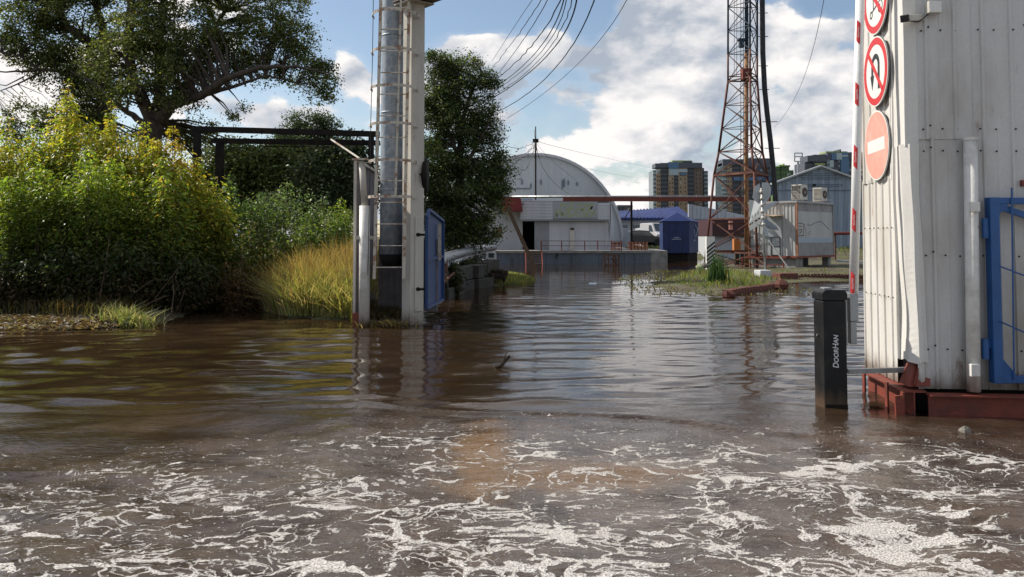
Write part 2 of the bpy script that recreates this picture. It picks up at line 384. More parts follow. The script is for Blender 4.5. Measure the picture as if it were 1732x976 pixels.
def grid_mesh(name, X, Y, Z, m):
    ny, nx = X.shape; me = bpy.data.meshes.new(name)
    co = np.stack([X, Y, Z], -1).reshape(-1, 3)
    i = np.arange((ny - 1) * (nx - 1)); r, c = i // (nx - 1), i % (nx - 1); a = r * nx + c
    q = np.stack([a, a + 1, a + nx + 1, a + nx], -1).reshape(-1)
    me.vertices.add(len(co)); me.vertices.foreach_set('co', co.ravel().astype(np.float32))
    me.loops.add(len(q)); me.loops.foreach_set('vertex_index', q.astype(np.int32))
    me.polygons.add(len(i)); me.polygons.foreach_set('loop_start', (np.arange(len(i)) * 4).astype(np.int32))
    me.polygons.foreach_set('use_smooth', np.ones(len(i), bool)); me.update(calc_edges=True); me.materials.append(m)
    return link(bpy.data.objects.new(name, me))
def soil_mat():
    m = bpy.data.materials.new('soil'); m.use_nodes = True; N = NT(m.node_tree)
    out = N.n('ShaderNodeOutputMaterial'); b = N.n('ShaderNodeBsdfPrincipled'); N.t.links.new(b.outputs[0], out.inputs[0])
    co = N.n('ShaderNodeTexCoord').outputs['Object']
    c = N.mix(N.mr(N.noise(co, .9, 6, .62), .42, .62), (.055, .040, .024, 1), (.075, .085, .028, 1))
    c = N.mix(N.mr(N.noise(co, 7, 5, .7), .45, .7), c, (.12, .095, .055, 1)); N.put(b.inputs['Base Color'], c)
    b.inputs['Roughness'].default_value = .95
    bp = N.n('ShaderNodeBump'); bp.inputs['Strength'].default_value = .8; bp.inputs['Distance'].default_value = .05
    N.put(bp.inputs['Height'], N.noise(co, 9, 6, .7)); N.put(b.inputs['Normal'], bp.outputs[0]); return m
tag(grid_mesh('ground', GX, GY, GZ, soil_mat()), kind='structure')

wx = axis([np.array([-60, -45, -30, -22]), np.arange(-17, 15, .075), np.array([20, 30, 45, 60])])
ys = [1.6]
while ys[-1] < 34: ys.append(ys[-1] + max(.026, ys[-1] ** 2 / 2100 * .75))
wy = axis([np.array([-40, -15, -5, 0]), np.array(ys), np.arange(36, 78, 1.5)])
WX, WY = np.meshgrid(wx, wy)
rr = np.random.default_rng(3); Hh = np.zeros_like(WX); Hf = np.zeros_like(WX)
for i in range(34):                                    # long-crested ripples running towards the camera
    lam = .30 * (1.25 / .30) ** rr.random(); th = rr.normal(0, .27) + .10; k = 2 * np.pi / lam
    A = .0080 * lam * (.6 if lam > .9 else 1.0) / np.sqrt(34 / 8)
    Hh += A * np.sin(k * (WX * np.sin(th) + WY * np.cos(th)) + rr.random() * 6.28 + .8 * np.sin(WX * .5 + i))
for i in range(40):                                    # short choppy water of the overflow in front
    lam = .14 * (1.4 / .14) ** rr.random(); th = rr.random() * 6.28; k = 2 * np.pi / lam
    A = .0082 * lam / np.sqrt(5)
    Hf += A * np.sin(k * (WX * np.sin(th) * .7 + WY * np.cos(th)) + rr.random() * 6.28 + 1.1 * np.sin(WX * 1.1 + WY * .7 + i))
patch = .75 + .45 * np.sin(WX * .35 + 1.2 * np.sin(WY * .21)) * np.sin(WY * .33 + .8)
edge_pts = [g2(-300, 690), g2(0, 687), g2(180, 694), g2(350, 688), g2(620, 682), g2(820, 698), g2(1000, 700), g2(1100, 706), g2(1250, 722), g2(1400, 737), g2(1560, 742), g2(1760, 747), g2(2100, 750)]
ex = np.array([p[0] for p in edge_pts]); ey = np.array([p[1] for p in edge_pts])
YE = np.interp(WX, ex, ey) + .05 * np.sin(WX * 2.3) + .03 * np.sin(WX * 5.1 + 1)
near = 1 / (1 + np.exp(np.clip((WY - YE) * 14, -60, 60)))                # 1 in front of the overflow edge
WZ = Hh * patch * (1 - .55 * near) * np.clip((WY + 2) / 6, 0, 1) + Hf * near * .75
d = WY - YE
WZ += .020 * np.exp(-(d / .06) ** 2) * (.6 + .4 * np.sin(WX * .9 + 1)) - .012 * np.exp(-((d + .16) / .08) ** 2)
d2 = WY - (YE + .42 + .12 * np.sin(WX * .6)); WZ += .013 * np.exp(-(d2 / .07) ** 2) * (WX < 1.5) * np.clip((1.5 - WX), 0, 1)
d3 = WY - np.interp(WX, [g2(-200, 800)[0], g2(0, 806)[0], g2(120, 797)[0], g2(200, 806)[0], 3], [5.25, g2(0, 806)[1], g2(120, 797)[1], g2(200, 806)[1], 4.0]); WZ += .02 * np.exp(-(d3 / .05) ** 2) * (WX < -2.2)
WZ *= np.clip((20 - np.abs(WX)) / 3, 0, 1) * np.clip((36 - WY) / 4, .0, 1) * np.clip(WY + 3, 0, 1)
def water_mat():
    m = bpy.data.materials.new('flood_water'); m.use_nodes = True; N = NT(m.node_tree)
    out = N.n('ShaderNodeOutputMaterial'); b = N.n('ShaderNodeBsdfPrincipled'); N.t.links.new(b.outputs[0], out.inputs[0])
    co = N.n('ShaderNodeTexCoord').outputs['Object']; sp = N.n('ShaderNodeSeparateXYZ'); N.put(sp.inputs[0], co); X, Y = sp.outputs[0], sp.outputs[1]
    flat = N.vm('MULTIPLY', co, (1, 1, 0))
    # silt
    c = N.mix(N.mr(N.noise(flat, .5, 4, .6), .38, .66), (.024, .0135, .007, 1), (.036, .022, .012, 1))
    shallow = N.mr(Y, 7.6, 6.2)
    c = N.mix(shallow, c, N.mix(N.mr(N.noise(N.vm('MULTIPLY', flat, (1, .8, 0)), 1.5, 6, .65), .42, .62), (.032, .020, .013, 1), (.074, .050, .035, 1)))
    op = [ground_pt(815, 770), ground_pt(1000, 800), ground_pt(850, 810)]
    patchf = None
    for P, rx, ry, am in ((op[0], .30, 1.25, .9), (op[1], .9, .5, .75), (op[2], .5, .4, .8)):
        l = N.vm('LENGTH', N.vm('MULTIPLY', N.vm('SUBTRACT', flat, (P.x, P.y, 0)), (1 / rx, 1 / ry, 0)))
        l = N.math('ADD', l, N.math('MULTIPLY', N.math('SUBTRACT', N.noise(flat, 3.5, 5, .65), .5), 1.5))
        g = N.mr(l, 1.0, .35, 0, am); patchf = g if patchf is None else N.math('MAXIMUM', patchf, g)
    c = N.mix(patchf, c, (.16, .088, .036, 1))
    # foam
    wv = N.n('ShaderNodeTexNoise'); N.put(wv.inputs['Vector'], flat); wv.inputs['Scale'].default_value = 1.6; wv.inputs['Detail'].default_value = 3
    wp = N.vm('ADD', N.vm('MULTIPLY', flat, (.72, 1.0, 0)), N.vm('MULTIPLY', N.vm('SUBTRACT', wv.outputs[1], (.5, .5, .5)), (.75, .45, 0)))
    fine = N.math('SUBTRACT', N.noise(flat, 55, 3, .7), .5)
    med = N.math('SUBTRACT', N.noise(flat, 14, 4, .7), .5)
    nA = N.math('ADD', N.noise(wp, 3.0, 4, .55), N.math('MULTIPLY', fine, .035))
    strand = N.math('SUBTRACT', 1.0, N.math('MULTIPLY', N.math('ABSOLUTE', N.math('SUBTRACT', nA, .5)), 5.2))    # 1 on the net of lines
    nB = N.math('ADD', N.noise(wp, 6.5, 3, .55), N.math('MULTIPLY', fine, .045))
    yb = N.mr(X, -3.6, -.6, 5.6, 7.0, True); yb = N.math('SUBTRACT', yb, N.mr(X, .5, 3.2, 0, .65))
    dist = N.math('SUBTRACT', yb, Y)                                            # metres towards the camera from where foam begins
    dist = N.math('ADD', dist, N.math('MULTIPLY', N.math('SUBTRACT', N.noise(flat, 1.1, 4, .6), .5), 1.5))
    dn = N.math('MULTIPLY', N.mr(dist, -.15, .9), N.mr(Y, 7.2, 3.6, .12, .36, False))
    big = N.noise(flat, .8, 3, .5)
    dn = N.math('MULTIPLY', dn, N.mr(big, .34, .60, .45, 1.15))
    for (px_, py_, rx, ry, am) in ((880, 915, .55, .22, .30), (1010, 805, .45, .16, .16), (1520, 835, .65, .15, .12), (1200, 860, .35, .3, .10), (1500, 945, .6, .2, .08), (560, 955, .5, .12, .18), (1150, 760, .8, .25, .04)):
        P = ground_pt(px_, py_); l = N.vm('LENGTH', N.vm('MULTIPLY', N.vm('SUBTRACT', flat, (P.x, P.y, 0)), (1 / rx, 1 / ry, 0)))
        dn = N.math('ADD', dn, N.mr(l, 1.3, .1, 0, am))
    leftness = N.mr(X, -2.6, -.3)                                               # blobs on the left, lace on the right
    lw = N.vm('ADD', N.vm('MULTIPLY', flat, (.62, 1.0, 0)), N.vm('MULTIPLY', N.vm('SUBTRACT', wv.outputs[1], (.5, .5, .5)), (.9, .55, 0)))
    w2 = N.n('ShaderNodeTexNoise'); N.put(w2.inputs['Vector'], flat); w2.inputs['Scale'].default_value = 7.0; w2.inputs['Detail'].default_value = 4
    lw = N.vm('ADD', lw, N.vm('MULTIPLY', N.vm('SUBTRACT', w2.outputs[1], (.5, .5, .5)), (.22, .16, 0)))
    def lace(scale, wmul, seedv):
        v = N.n('ShaderNodeTexVoronoi', feature='DISTANCE_TO_EDGE'); N.put(v.inputs['Vector'], N.vm('ADD', lw, seedv)); v.inputs['Scale'].default_value = scale
        wloc = N.math('SUBTRACT', N.math('MULTIPLY', N.math('MULTIPLY', dn, wmul), N.mr(N.noise(N.vm('ADD', flat, seedv), 2.3, 5, .6), .40, .64, .0, 1.25)), .012)
        dd = N.math('ADD', v.outputs[0], N.math('ADD', N.math('MULTIPLY', fine, .06), N.math('MULTIPLY', med, .24)))
        return N.mr(N.math('SUBTRACT', wloc, dd), -.015, .035)
    f1 = lace(4.6, N.mr(leftness, 0, 1, .10, .33, False), (3.1, 1.7, 0)); f1b = lace(11.0, N.mr(leftness, 0, 1, .22, .32, False), (9.2, 4.4, 0))
    b_thr = N.math('SUBTRACT', .700, N.math('MULTIPLY', dn, N.mr(leftness, 0, 1, .30, .24, False)))
    nC = N.math('ADD', N.noise(N.vm('MULTIPLY', lw, (1.15, 1.15, 0)), 8.0, 3, .5), N.math('MULTIPLY', fine, .05))
    f2 = N.mr(N.math('SUBTRACT', nC, b_thr), .0, .022)
    speck = N.mr(N.math('ADD', N.noise(flat, 34, 2, .5), N.math('MULTIPLY', dn, .12)), .70, .735)
    f2 = N.math('MAXIMUM', f2, N.math('MULTIPLY', speck, .8))
    foam = N.math('MAXIMUM', N.math('MAXIMUM', f1, N.math('MULTIPLY', f1b, .8)), f2)
    foam = N.math('MULTIPLY', foam, N.mr(dist, -.3, .15))
    bub = N.noise(flat, 90, 2, .7)
    foam = N.math('MULTIPLY', foam, N.mr(bub, .30, .52, .55, 1.0))
    haze_f = N.math('MULTIPLY', N.mr(N.math('ADD', strand, N.math('MULTIPLY', med, .8)), .1, 1.0, 0, .15), N.mr(dist, .0, 1.0))
    c = N.mix(haze_f, c, (.30, .26, .23, 1))
    c = N.mix(foam, c, N.mix(N.mr(bub, .35, .65), (.40, .36, .32, 1), (.66, .64, .61, 1))); N.put(b.inputs['Base Color'], c)
    N.put(b.inputs['Roughness'], N.math('ADD', .035, N.math('MULTIPLY', foam, .8)))
    b.inputs['IOR'].default_value = 1.333
    # fine ripples
    rv = N.vm('MULTIPLY', flat, (.55, 1.5, 0))
    r1 = N.noise(rv, 5.5, 3, .55, .3); r2 = N.noise(N.vm('MULTIPLY', flat, (.8, 1.2, 0)), 17, 3, .6)
    far = N.mr(Y, 14, 32, 1.0, .42)
    h = N.math('ADD', N.math('MULTIPLY', r1, N.math('MULTIPLY', far, N.mr(Y, 6, 9, .0085, .0038))), N.math('MULTIPLY', r2, N.mr(Y, 5.5, 8.5, .0095, .0006)))
    h = N.math('ADD', h, N.math('MULTIPLY', foam, .010)); h = N.math('ADD', h, N.math('MULTIPLY', N.math('MULTIPLY', fine, foam), .010))
    bp = N.n('ShaderNodeBump'); bp.inputs['Strength'].default_value = 1.0; bp.inputs['Distance'].default_value = 1.0
    N.put(bp.inputs['Height'], h); N.put(b.inputs['Normal'], bp.outputs[0]); return m
tag(grid_mesh('water', WX, WY, WZ, water_mat()), kind='structure')

# ------------------------------------------------------------------ vegetation
def leaf_mesh(name, C, size, tint, aspect=.55, droop=0.0, mat_=None, dirs=None):
    """C (n,3) centres, size (n,), tint (n,3): one folded diamond leaf each"""
    n = len(C); rg = RNG
    if dirs is None:
        d = rg.normal(size=(n, 3)); d[:, 2] = d[:, 2] * .7 - droop
    else: d = dirs + rg.normal(0, .35, (n, 3))
    d /= np.linalg.norm(d, axis=1)[:, None] + 1e-9
    u = rg.normal(size=(n, 3)); u[:, 2] += .9
    s = np.cross(d, u); s /= np.linalg.norm(s, axis=1)[:, None] + 1e-9
    nn = np.cross(s, d); L = size[:, None]
    a = C - d * L * .5; b = C + s * L * aspect * .5 + nn * L * .10 - d * L * .08; c = C + d * L * .5; e = C - s * L * aspect * .5 + nn * L * .10 - d * L * .08
    co = np.stack([a, b, c, e], 1).reshape(-1, 3)
    me = bpy.data.meshes.new(name); me.vertices.add(n * 4); me.vertices.foreach_set('co', co.ravel().astype(np.float32))
    me.loops.add(n * 4); me.loops.foreach_set('vertex_index', np.arange(n * 4, dtype=np.int32))
    me.polygons.add(n); me.polygons.foreach_set('loop_start', (np.arange(n) * 4).astype(np.int32)); me.update(calc_edges=True)
    at_ = me.color_attributes.new('tint', 'FLOAT_COLOR', 'POINT')
    col = np.ones((n, 4, 4), np.float32); col[:, :, :3] = tint[:, None, :]
    at_.data.foreach_set('color', col.ravel()); me.materials.append(mat_ or LEAF); return me
def blade_mesh(name, P, H, Wd, tint, bend=.35, mat_=None, seg=2):
    n = len(P); rg = RNG; az = rg.random(n) * 6.283; la = rg.random(n) * 6.283
    s = np.stack([np.cos(az), np.sin(az), 0 * az], 1) * Wd[:, None] * .5
    ln = np.stack([np.cos(la), np.sin(la), 0 * la], 1) * (H * bend * rg.random(n))[:, None]
    up = np.zeros((n, 3)); up[:, 2] = 1
    m1 = P + up * (H * .55)[:, None] + ln * .3; m2 = P + up * (H * (1 - .15 * rg.random(n)))[:, None] + ln
    co = np.stack([P - s, P + s, m1 + s * .8, m1 - s * .8, m2], 1).reshape(-1, 3)
    k = (np.arange(n) * 5)[:, None]
    loops = (k + np.array([0, 1, 2, 3, 3, 2, 4])).ravel()
    me = bpy.data.meshes.new(name); me.vertices.add(n * 5); me.vertices.foreach_set('co', co.ravel().astype(np.float32))
    me.loops.add(n * 7); me.loops.foreach_set('vertex_index', loops.astype(np.int32))
    me.polygons.add(n * 2); me.polygons.foreach_set('loop_start', ((np.arange(n) * 7)[:, None] + np.array([0, 4])).ravel().astype(np.int32)); me.update(calc_edges=True)
    at_ = me.color_attributes.new('tint', 'FLOAT_COLOR', 'POINT'); col = np.ones((n, 5, 4), np.float32); col[:, :, :3] = tint[:, None, :]
    at_.data.foreach_set('color', col.ravel()); me.materials.append(mat_ or LEAF); return me
def tints(n, cols, w=None, var=.22):
    cols = np.array(cols, float); i = RNG.choice(len(cols), n, p=w); c = cols[i]
    return np.clip(c * (1 + RNG.normal(0, var, (n, 1))) * (1 + RNG.normal(0, .06, (n, 3))), .004, .9)
def ell_pts(ells, n, Y, depth=.75, shell=.6):
    """n random points in ellipsoids given by photo pixels at distance Y (px, py, rx, ry[, dY])"""
    w = np.array([e[2] * e[3] for e in ells], float); idx = RNG.choice(len(ells), n, p=w / w.sum()); out = np.zeros((n, 3))
    for i, e in enumerate(ells):
        q = np.where(idx == i)[0]
        if not len(q): continue
        yy = Y + (e[4] if len(e) > 4 else 0); c = at(e[0], e[1], yy); s = yy / F
        v = RNG.normal(size=(len(q), 3)); v /= np.linalg.norm(v, axis=1)[:, None]; v *= (RNG.random(len(q)) ** (1 / 3 if shell is None else shell * .6))[:, None]
        out[q] = np.array(c) + v * np.array([e[2] * s, min(e[2], e[3] * 1.6) * s * depth, e[3] * s])
    return out
def make_tree(name, label, cat, base_px, Y, limbs, ells, n_clumps, per, rc, leaf, cols, w=None, group=None, seed=0, twigs=True, aspect=.55, flat=.7, mat_=None, droop=.2, bark='bark', zb=None, sub=1, shell=.6):
    """limbs: lists of (px, py, dY, radius m)"""
    b = at(base_px[0], base_px[1], Y); zb = float(ground_z(b.x, Y)) - .05 if zb is None else zb
    root = thing(name, (b.x, Y, zb), label, cat, group)
    L = []
    for lb in limbs:
        L.append([(at(p[0], p[1], Y + p[2]), p[3]) for p in lb])
    L[0][0] = (Vector((L[0][0][0].x, L[0][0][0].y, zb - .1)), L[0][0][1])
    def densify(lb):
        out = []
        for (p, r), (q, s) in zip(lb, lb[1:]):
            for k in range(4):
                t = k / 4; v = p.lerp(q, t) + Vector([random.gauss(0, .035 * (q - p).length / 2)] * 3) * (1 if k else 0); out.append((v, r + (s - r) * t))
        out.append(lb[-1]); return out
    L = [densify(x) for x in L]
    tr = MB(); tr.tube([p for p, r in L[0]], [r for p, r in L[0]], 10)
    tr.build('trunk', bark, root, smooth=True)
    for lb in L[1:]:
        MB().tube([p for p, r in lb], [r for p, r in lb], 8).build('limb', bark, root, smooth=True)
    cc = ell_pts(ells, n_clumps, Y, shell=shell)
    nodes = [(p, r) for lb in (L[1:] if len(L) > 1 else L) for p, r in lb]
    tw = MB(); NP = np.array([tuple(p) for p, r in nodes])
    if twigs:
        for c in cc:
            dd = np.linalg.norm(NP - c, axis=1); j = int(np.argmin(dd + .6 * np.maximum(0, NP[:, 2] - c[2])))
            p = Vector(NP[j]); q = Vector(c); r0 = min(nodes[j][1] * .6, .045 * (1 + (q - p).length * .2))
            mid = p.lerp(q, .5) + Vector((random.gauss(0, .1), random.gauss(0, .1), .12)) * (q - p).length * .5
            tw.tube([p, mid, q], [r0, r0 * .6, r0 * .22], 4, False)
        tag(tw.build('branches', bark, root), kind='stuff')
    n = n_clumps * per; ci = np.repeat(np.arange(n_clumps), per)
    rad = rc * (.6 + .8 * RNG.random(n_clumps))[ci]
    v = RNG.normal(size=(n, 3)) * .52; pts = cc[ci] + v * rad[:, None] * np.array([1, 1, flat])
    size = leaf * (.65 + .7 * RNG.random(n)); tv = (1 + RNG.normal(0, .16, n_clumps))[ci][:, None]
    t = np.clip(tints(n, cols, w) * tv, .004, .9)
    me = leaf_mesh('crown', pts - np.array(root.location), size, t, aspect, droop, mat_)
    link(bpy.data.objects.new('crown', me), root); return root

DK = [(.058, .082, .028), (.090, .122, .038), (.135, .165, .052), (.20, .22, .08)]
make_tree('poplar_tree', 'big spreading dark poplar with a forked trunk and a long limb over the iron frame', 'tree', (252, 440), 30,
  [[(250, 430, 0, .55), (252, 300, 0, .42), (254, 232, 0, .40), (262, 205, 0, .36)],
   [(258, 210, 0, .27), (232, 150, -.3, .22), (215, 80, -.6, .18), (222, 10, -.8, .14), (215, -80, -.9, .09), (200, -170, -1, .04)],
   [(264, 205, 0, .27), (272, 150, .4, .20), (270, 60, .8, .16), (285, -30, 1, .11), (290, -140, 1, .05)],
   [(270, 205, 0, .24), (290, 178, -.5, .19), (340, 162, -1.2, .15), (385, 132, -1.8, .12), (440, 114, -2.2, .09), (500, 112, -2.5, .05), (560, 128, -2.5, .02)],
   [(345, 160, -1.2, .09), (400, 145, -1.0, .06), (450, 128, -.6, .04), (500, 140, -.5, .02)],
   [(285, 178, -.3, .17), (322, 130, .8, .12), (360, 60, 1.2, .09), (400, -20, 1.5, .06), (430, -100, 1.5, .03)],
   [(250, 215, 0, .15), (215, 190, 1, .10), (170, 150, 1.5, .06), (120, 120, 2, .03)]],
  [(300, 20, 120, 90), (215, 110, 85, 70), (330, 95, 110, 55), (430, 70, 95, 60), (500, 115, 62, 38), (540, 140, 34, 34), (455, 20, 70, 55), (300, 150, 70, 30), (380, -60, 120, 70), (240, -60, 110, 70),
   (390, 185, 34, 22), (500, 60, 40, 40), (300, 225, 70, 30, 1), (350, 250, 55, 30, 2), (545, 110, 30, 20), (410, 125, 50, 24), (225, 150, 40, 34, -1.6), (285, 110, 50, 36, -1.6), (240, 60, 50, 40, -1.6), (330, 60, 50, 36, -1.6), (300, 175, 36, 18, -1.4)],
  660, 125, .38, .10, DK + [(.24, .25, .10)], [.22, .28, .26, .16, .08], group='large poplars behind the bank', mat_=LEAFD)
make_tree('poplar_tree', 'tall poplar at the left edge of the photo, with bare twigs low on it', 'tree', (178, 440), 33,
  [[(180, 430, 0, .45), (180, 280, 0, .38), (176, 200, 0, .33)],
   [(176, 205, 0, .26), (170, 120, 0, .22), (150, 70, 0, .20), (110, 45, 0, .16), (85, 0, 0, .12), (60, -90, 0, .06)],
   [(176, 200, 0, .24), (180, 110, .5, .20), (165, 20, .6, .15), (160, -80, .6, .08)],
   [(150, 130, 0, .08), (70, 118, -.5, .06), (10, 122, -.8, .03), (-30, 118, -1, .02)], [(70, 120, -.4, .06), (35, 95, -.6, .05), (-10, 85, -.8, .03)], [(70, 122, -.4, .05), (30, 142, -.6, .03), (-10, 158, -.6, .015)],
   [(40, 130, -.5, .03), (10, 145, -.5, .02), (-20, 140, -.5, .01)]],
  [(120, 40, 100, 70), (60, 60, 60, 70), (110, 110, 60, 55), (160, 130, 55, 60), (40, -20, 100, 60), (150, -60, 110, 70), (150, 190, 50, 40), (20, 70, 25, 40), (60, 195, 50, 30), (115, 215, 60, 40), (20, 230, 50, 30), (200, 230, 50, 30)],
  430, 125, .45, .11, DK + [(.22, .23, .09)], [.25, .3, .25, .12, .08], group='large poplars behind the bank', mat_=LEAFD)
make_tree('elm_tree', 'round dark elm standing right behind the tall pipe mast', 'tree', (778, 440), 29.5,
  [[(778, 440, 0, .20), (776, 330, 0, .16), (775, 220, 0, .12), (776, 120, 0, .05)],
   [(776, 300, 0, .10), (810, 240, -.3, .06), (830, 200, -.4, .03)], [(776, 260, 0, .10), (750, 200, -.3, .06), (745, 130, -.4, .03)],
   [(776, 220, 0, .09), (800, 150, 0, .06), (815, 120, 0, .03)], [(777, 350, 0, .1), (820, 320, 0, .06), (845, 300, 0, .03)]],
  [(772, 120, 44, 36), (770, 190, 66, 60), (775, 265, 74, 62), (785, 335, 72, 66), (822, 145, 20, 30), (830, 285, 36, 44), (838, 320, 28, 40), (735, 320, 50, 100), (740, 180, 40, 60), (815, 215, 34, 40), (790, 385, 60, 30), (812, 388, 34, 22), (760, 398, 50, 22), (740, 110, 24, 28)],
  560, 160, .34, .08, [(.036, .060, .022), (.060, .090, .030), (.095, .135, .044), (.18, .21, .075)], [.30, .34, .24, .12], mat_=LEAFD, aspect=.6)
make_tree('distant_poplar', 'feathery grey-green tree top rising above the black iron frame', 'tree', (520, 440), 40,
  [[(520, 430, 0, .2), (520, 300, 0, .15), (518, 205, 0, .05)], [(520, 320, 0, .1), (548, 230, 0, .05)], [(520, 320, 0, .1), (495, 230, 0, .05)]],
  [(500, 205, 22, 26), (540, 210, 20, 26), (562, 218, 16, 22), (520, 240, 56, 40), (500, 270, 60, 40), (550, 270, 50, 40)],
  260, 110, .42, .11, [(.05, .085, .045), (.08, .12, .06), (.035, .055, .028)], mat_=LEAFD)
for i, (lab, bx, Y, ells, nc, cols) in enumerate([
  ('dark leafy tree under the left half of the iron frame', 440, 27, [(400, 280, 50, 36), (440, 300, 70, 46), (470, 275, 40, 26), (380, 330, 50, 60)], 170, DK),
  ('dark tree with a thin pale trunk just left of the pipe mast', 565, 26, [(560, 285, 38, 34), (595, 270, 30, 46), (585, 320, 48, 50), (535, 300, 30, 26)], 150, [(.04, .07, .035), (.07, .10, .05), (.13, .16, .09)]),
  ('olive tree in the gap beneath the middle of the iron frame', 500, 30, [(500, 275, 46, 40), (520, 320, 60, 50), (470, 330, 50, 50)], 150, [(.05, .065, .02), (.075, .09, .03), (.035, .045, .018)])]):
    make_tree('bushy_tree', lab, 'tree', (bx, 440), Y, [[(bx, 430, 0, .12), (bx, 340, 0, .09), (bx + 3, 270, 0, .03)], [(bx, 360, 0, .06), (bx - 22, 290, 0, .03)], [(bx, 360, 0, .06), (bx + 22, 290, 0, .03)]],
      ells, int(nc * 1.6), 110, .45, .11, cols, mat_=LEAFD, bark='twig' if i == 1 else 'bark')

# saplings and shrubs of the bank
def shrub(name, label, bx, by, Y, top, rx, n_st, n_leaf, leaf, lo, hi, group=None, aspect=.32, seedy=.0, spread=1.0, droop=.5, mat_=None, skirt=1.0, cat='shrub'):
    """stems fanning from (bx, by); top = photo y of its highest shoot; leaf colours run from lo (base) to hi (shoot tips)"""
    b = at(bx, by, Y); zg = max(float(ground_z(b.x, Y)), 0.0) - .03; root = thing(name, (b.x, Y, zg), label, cat, group)
    s = Y / F; Ht = zat(top, Y) - zg; st = MB(); P = []; T = []; D = []; V = []
    for k in range(n_st):
        a = random.uniform(0, 6.283); rr_ = math.sqrt(random.random()); ox = math.cos(a) * rr_ * rx * s; oy = math.sin(a) * rr_ * rx * s * .8
        h = Ht * (1 - .14 * rr_ ** 2) * random.uniform(.50, .99) if k else Ht
        if k == 0: ox *= .15; oy *= .15
        base = Vector((ox * .45, oy * .45, 0)); tip = Vector((ox * spread, oy * spread, h)); mid = base.lerp(tip, .5) + Vector((ox * .15, oy * .15, .05))
        st.tube([base, mid, tip], [.022, .014, .004], 4, False)
        m = int(n_leaf / n_st * (h / Ht)); t = RNG.random(m) ** .85 * .97 + .03
        pos = np.outer((1 - t) ** 2, base) + np.outer(2 * t * (1 - t), mid) + np.outer(t ** 2, tip)
        spr = (.06 + .26 * np.sqrt(np.clip(1.02 - t, 0, 1))) * (rx * s / .75 * .7 + .3) * skirt
        ang = RNG.random(m) * 6.283; rd = spr * np.sqrt(RNG.random(m))
        whorl = np.sin(t * h * 16 + k) * .03
        pos += np.stack([np.cos(ang) * rd, np.sin(ang) * rd, -rd * droop * .8 + whorl + RNG.normal(0, .03, m)], 1)
        P.append(pos); T.append(np.clip(pos[:, 2] / Ht + RNG.normal(0, .10, m), 0, 1)); D.append(np.stack([np.cos(ang), np.sin(ang), np.full(m, -droop)], 1)); V.append(np.full(m, RNG.normal(1, .12)))
    ncl = n_st * 3; mm = int(n_leaf * .38 / ncl)
    for k in range(ncl):                                # leafy side sprays filling the body of the bush
        a = random.uniform(0, 6.283); e_ = random.uniform(-.9, .95); rr_ = random.uniform(.55, 1.0); cr = math.sqrt(max(0, 1 - e_ * e_))
        c = np.array([math.cos(a) * cr * rr_ * rx * s * .95, math.sin(a) * cr * rr_ * rx * s * .8, Ht * (.46 + .40 * e_ * rr_)]); q = RNG.normal(size=(mm, 3)) * np.array([.17, .17, .13]) * (.5 + rx * s / 1.1)
        pos = c + q; P.append(pos); T.append(np.clip(pos[:, 2] / Ht + RNG.normal(0, .12, mm) + random.gauss(0, .10), 0, 1)); V.append(np.full(mm, RNG.normal(1, .20)))
        D.append(np.stack([q[:, 0] * 4, q[:, 1] * 4, np.full(mm, -droop)], 1))
    V = np.concatenate(V)
    P = np.concatenate(P); T = np.concatenate(T); D = np.concatenate(D); n = len(P)
    keep = P[:, 2] > .02; P, T, D, V = P[keep], T[keep], D[keep], V[keep]; n = len(P)
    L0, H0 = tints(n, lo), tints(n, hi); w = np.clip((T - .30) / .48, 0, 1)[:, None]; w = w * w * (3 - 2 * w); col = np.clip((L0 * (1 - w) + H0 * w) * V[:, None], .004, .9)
    st.build('stems', 'twig', root, world=False)
    me = leaf_mesh('foliage', P, leaf * (.6 + .8 * RNG.random(n)), col, aspect, droop, mat_, D); link(bpy.data.objects.new('foliage', me), root); return root
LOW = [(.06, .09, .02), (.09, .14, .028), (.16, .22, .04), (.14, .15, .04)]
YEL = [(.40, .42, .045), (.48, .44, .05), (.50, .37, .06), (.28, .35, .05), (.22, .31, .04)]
GRN = [(.20, .30, .05), (.27, .36, .05), (.34, .38, .06), (.13, .21, .04)]
SG = 'yellowing maple saplings along the left bank'
for (lab, bx, Y, top, rx, ns, hi) in [
  ('yellow-green sapling thicket cut by the left edge of the photo', 2, 16.6, 196, 52, 14, YEL),
  ('green-tipped sapling second from the left edge, darker than its neighbours', 52, 17.4, 200, 46, 12, GRN),
  ('tallest yellow-green sapling, its leader reaching up before the left poplar', 112, 17.6, 140, 46, 16, YEL),
  ('slim pointed yellow sapling directly right of the tallest one', 174, 17.2, 172, 34, 11, YEL),
  ('broad yellow sapling in front of the big poplar trunk', 232, 17.0, 205, 50, 15, YEL),
  ('orange-tinged sapling just right of the big poplar trunk', 288, 17.3, 214, 38, 12, [(.50, .34, .06), (.46, .40, .05), (.36, .35, .05)]),
  ('low green sapling leaning towards the poplars at the front of the thicket', 150, 16.0, 248, 50, 14, GRN + YEL[3:]),
  ('yellow sapling at the right end of the thicket below the iron frame', 336, 17.2, 268, 36, 12, YEL),
  ('green rounded sapling low at the front left', 50, 15.8, 272, 52, 14, GRN + YEL[3:]),
  ('green bushy sapling low at the front right of the thicket', 262, 16.4, 262, 46, 14, GRN + YEL[2:])]:
    shrub('maple_sapling', lab, bx, 530, Y, top, rx * 1.30, int(ns * 2.2), 18000, .088, LOW, hi, SG, .36, skirt=1.15)
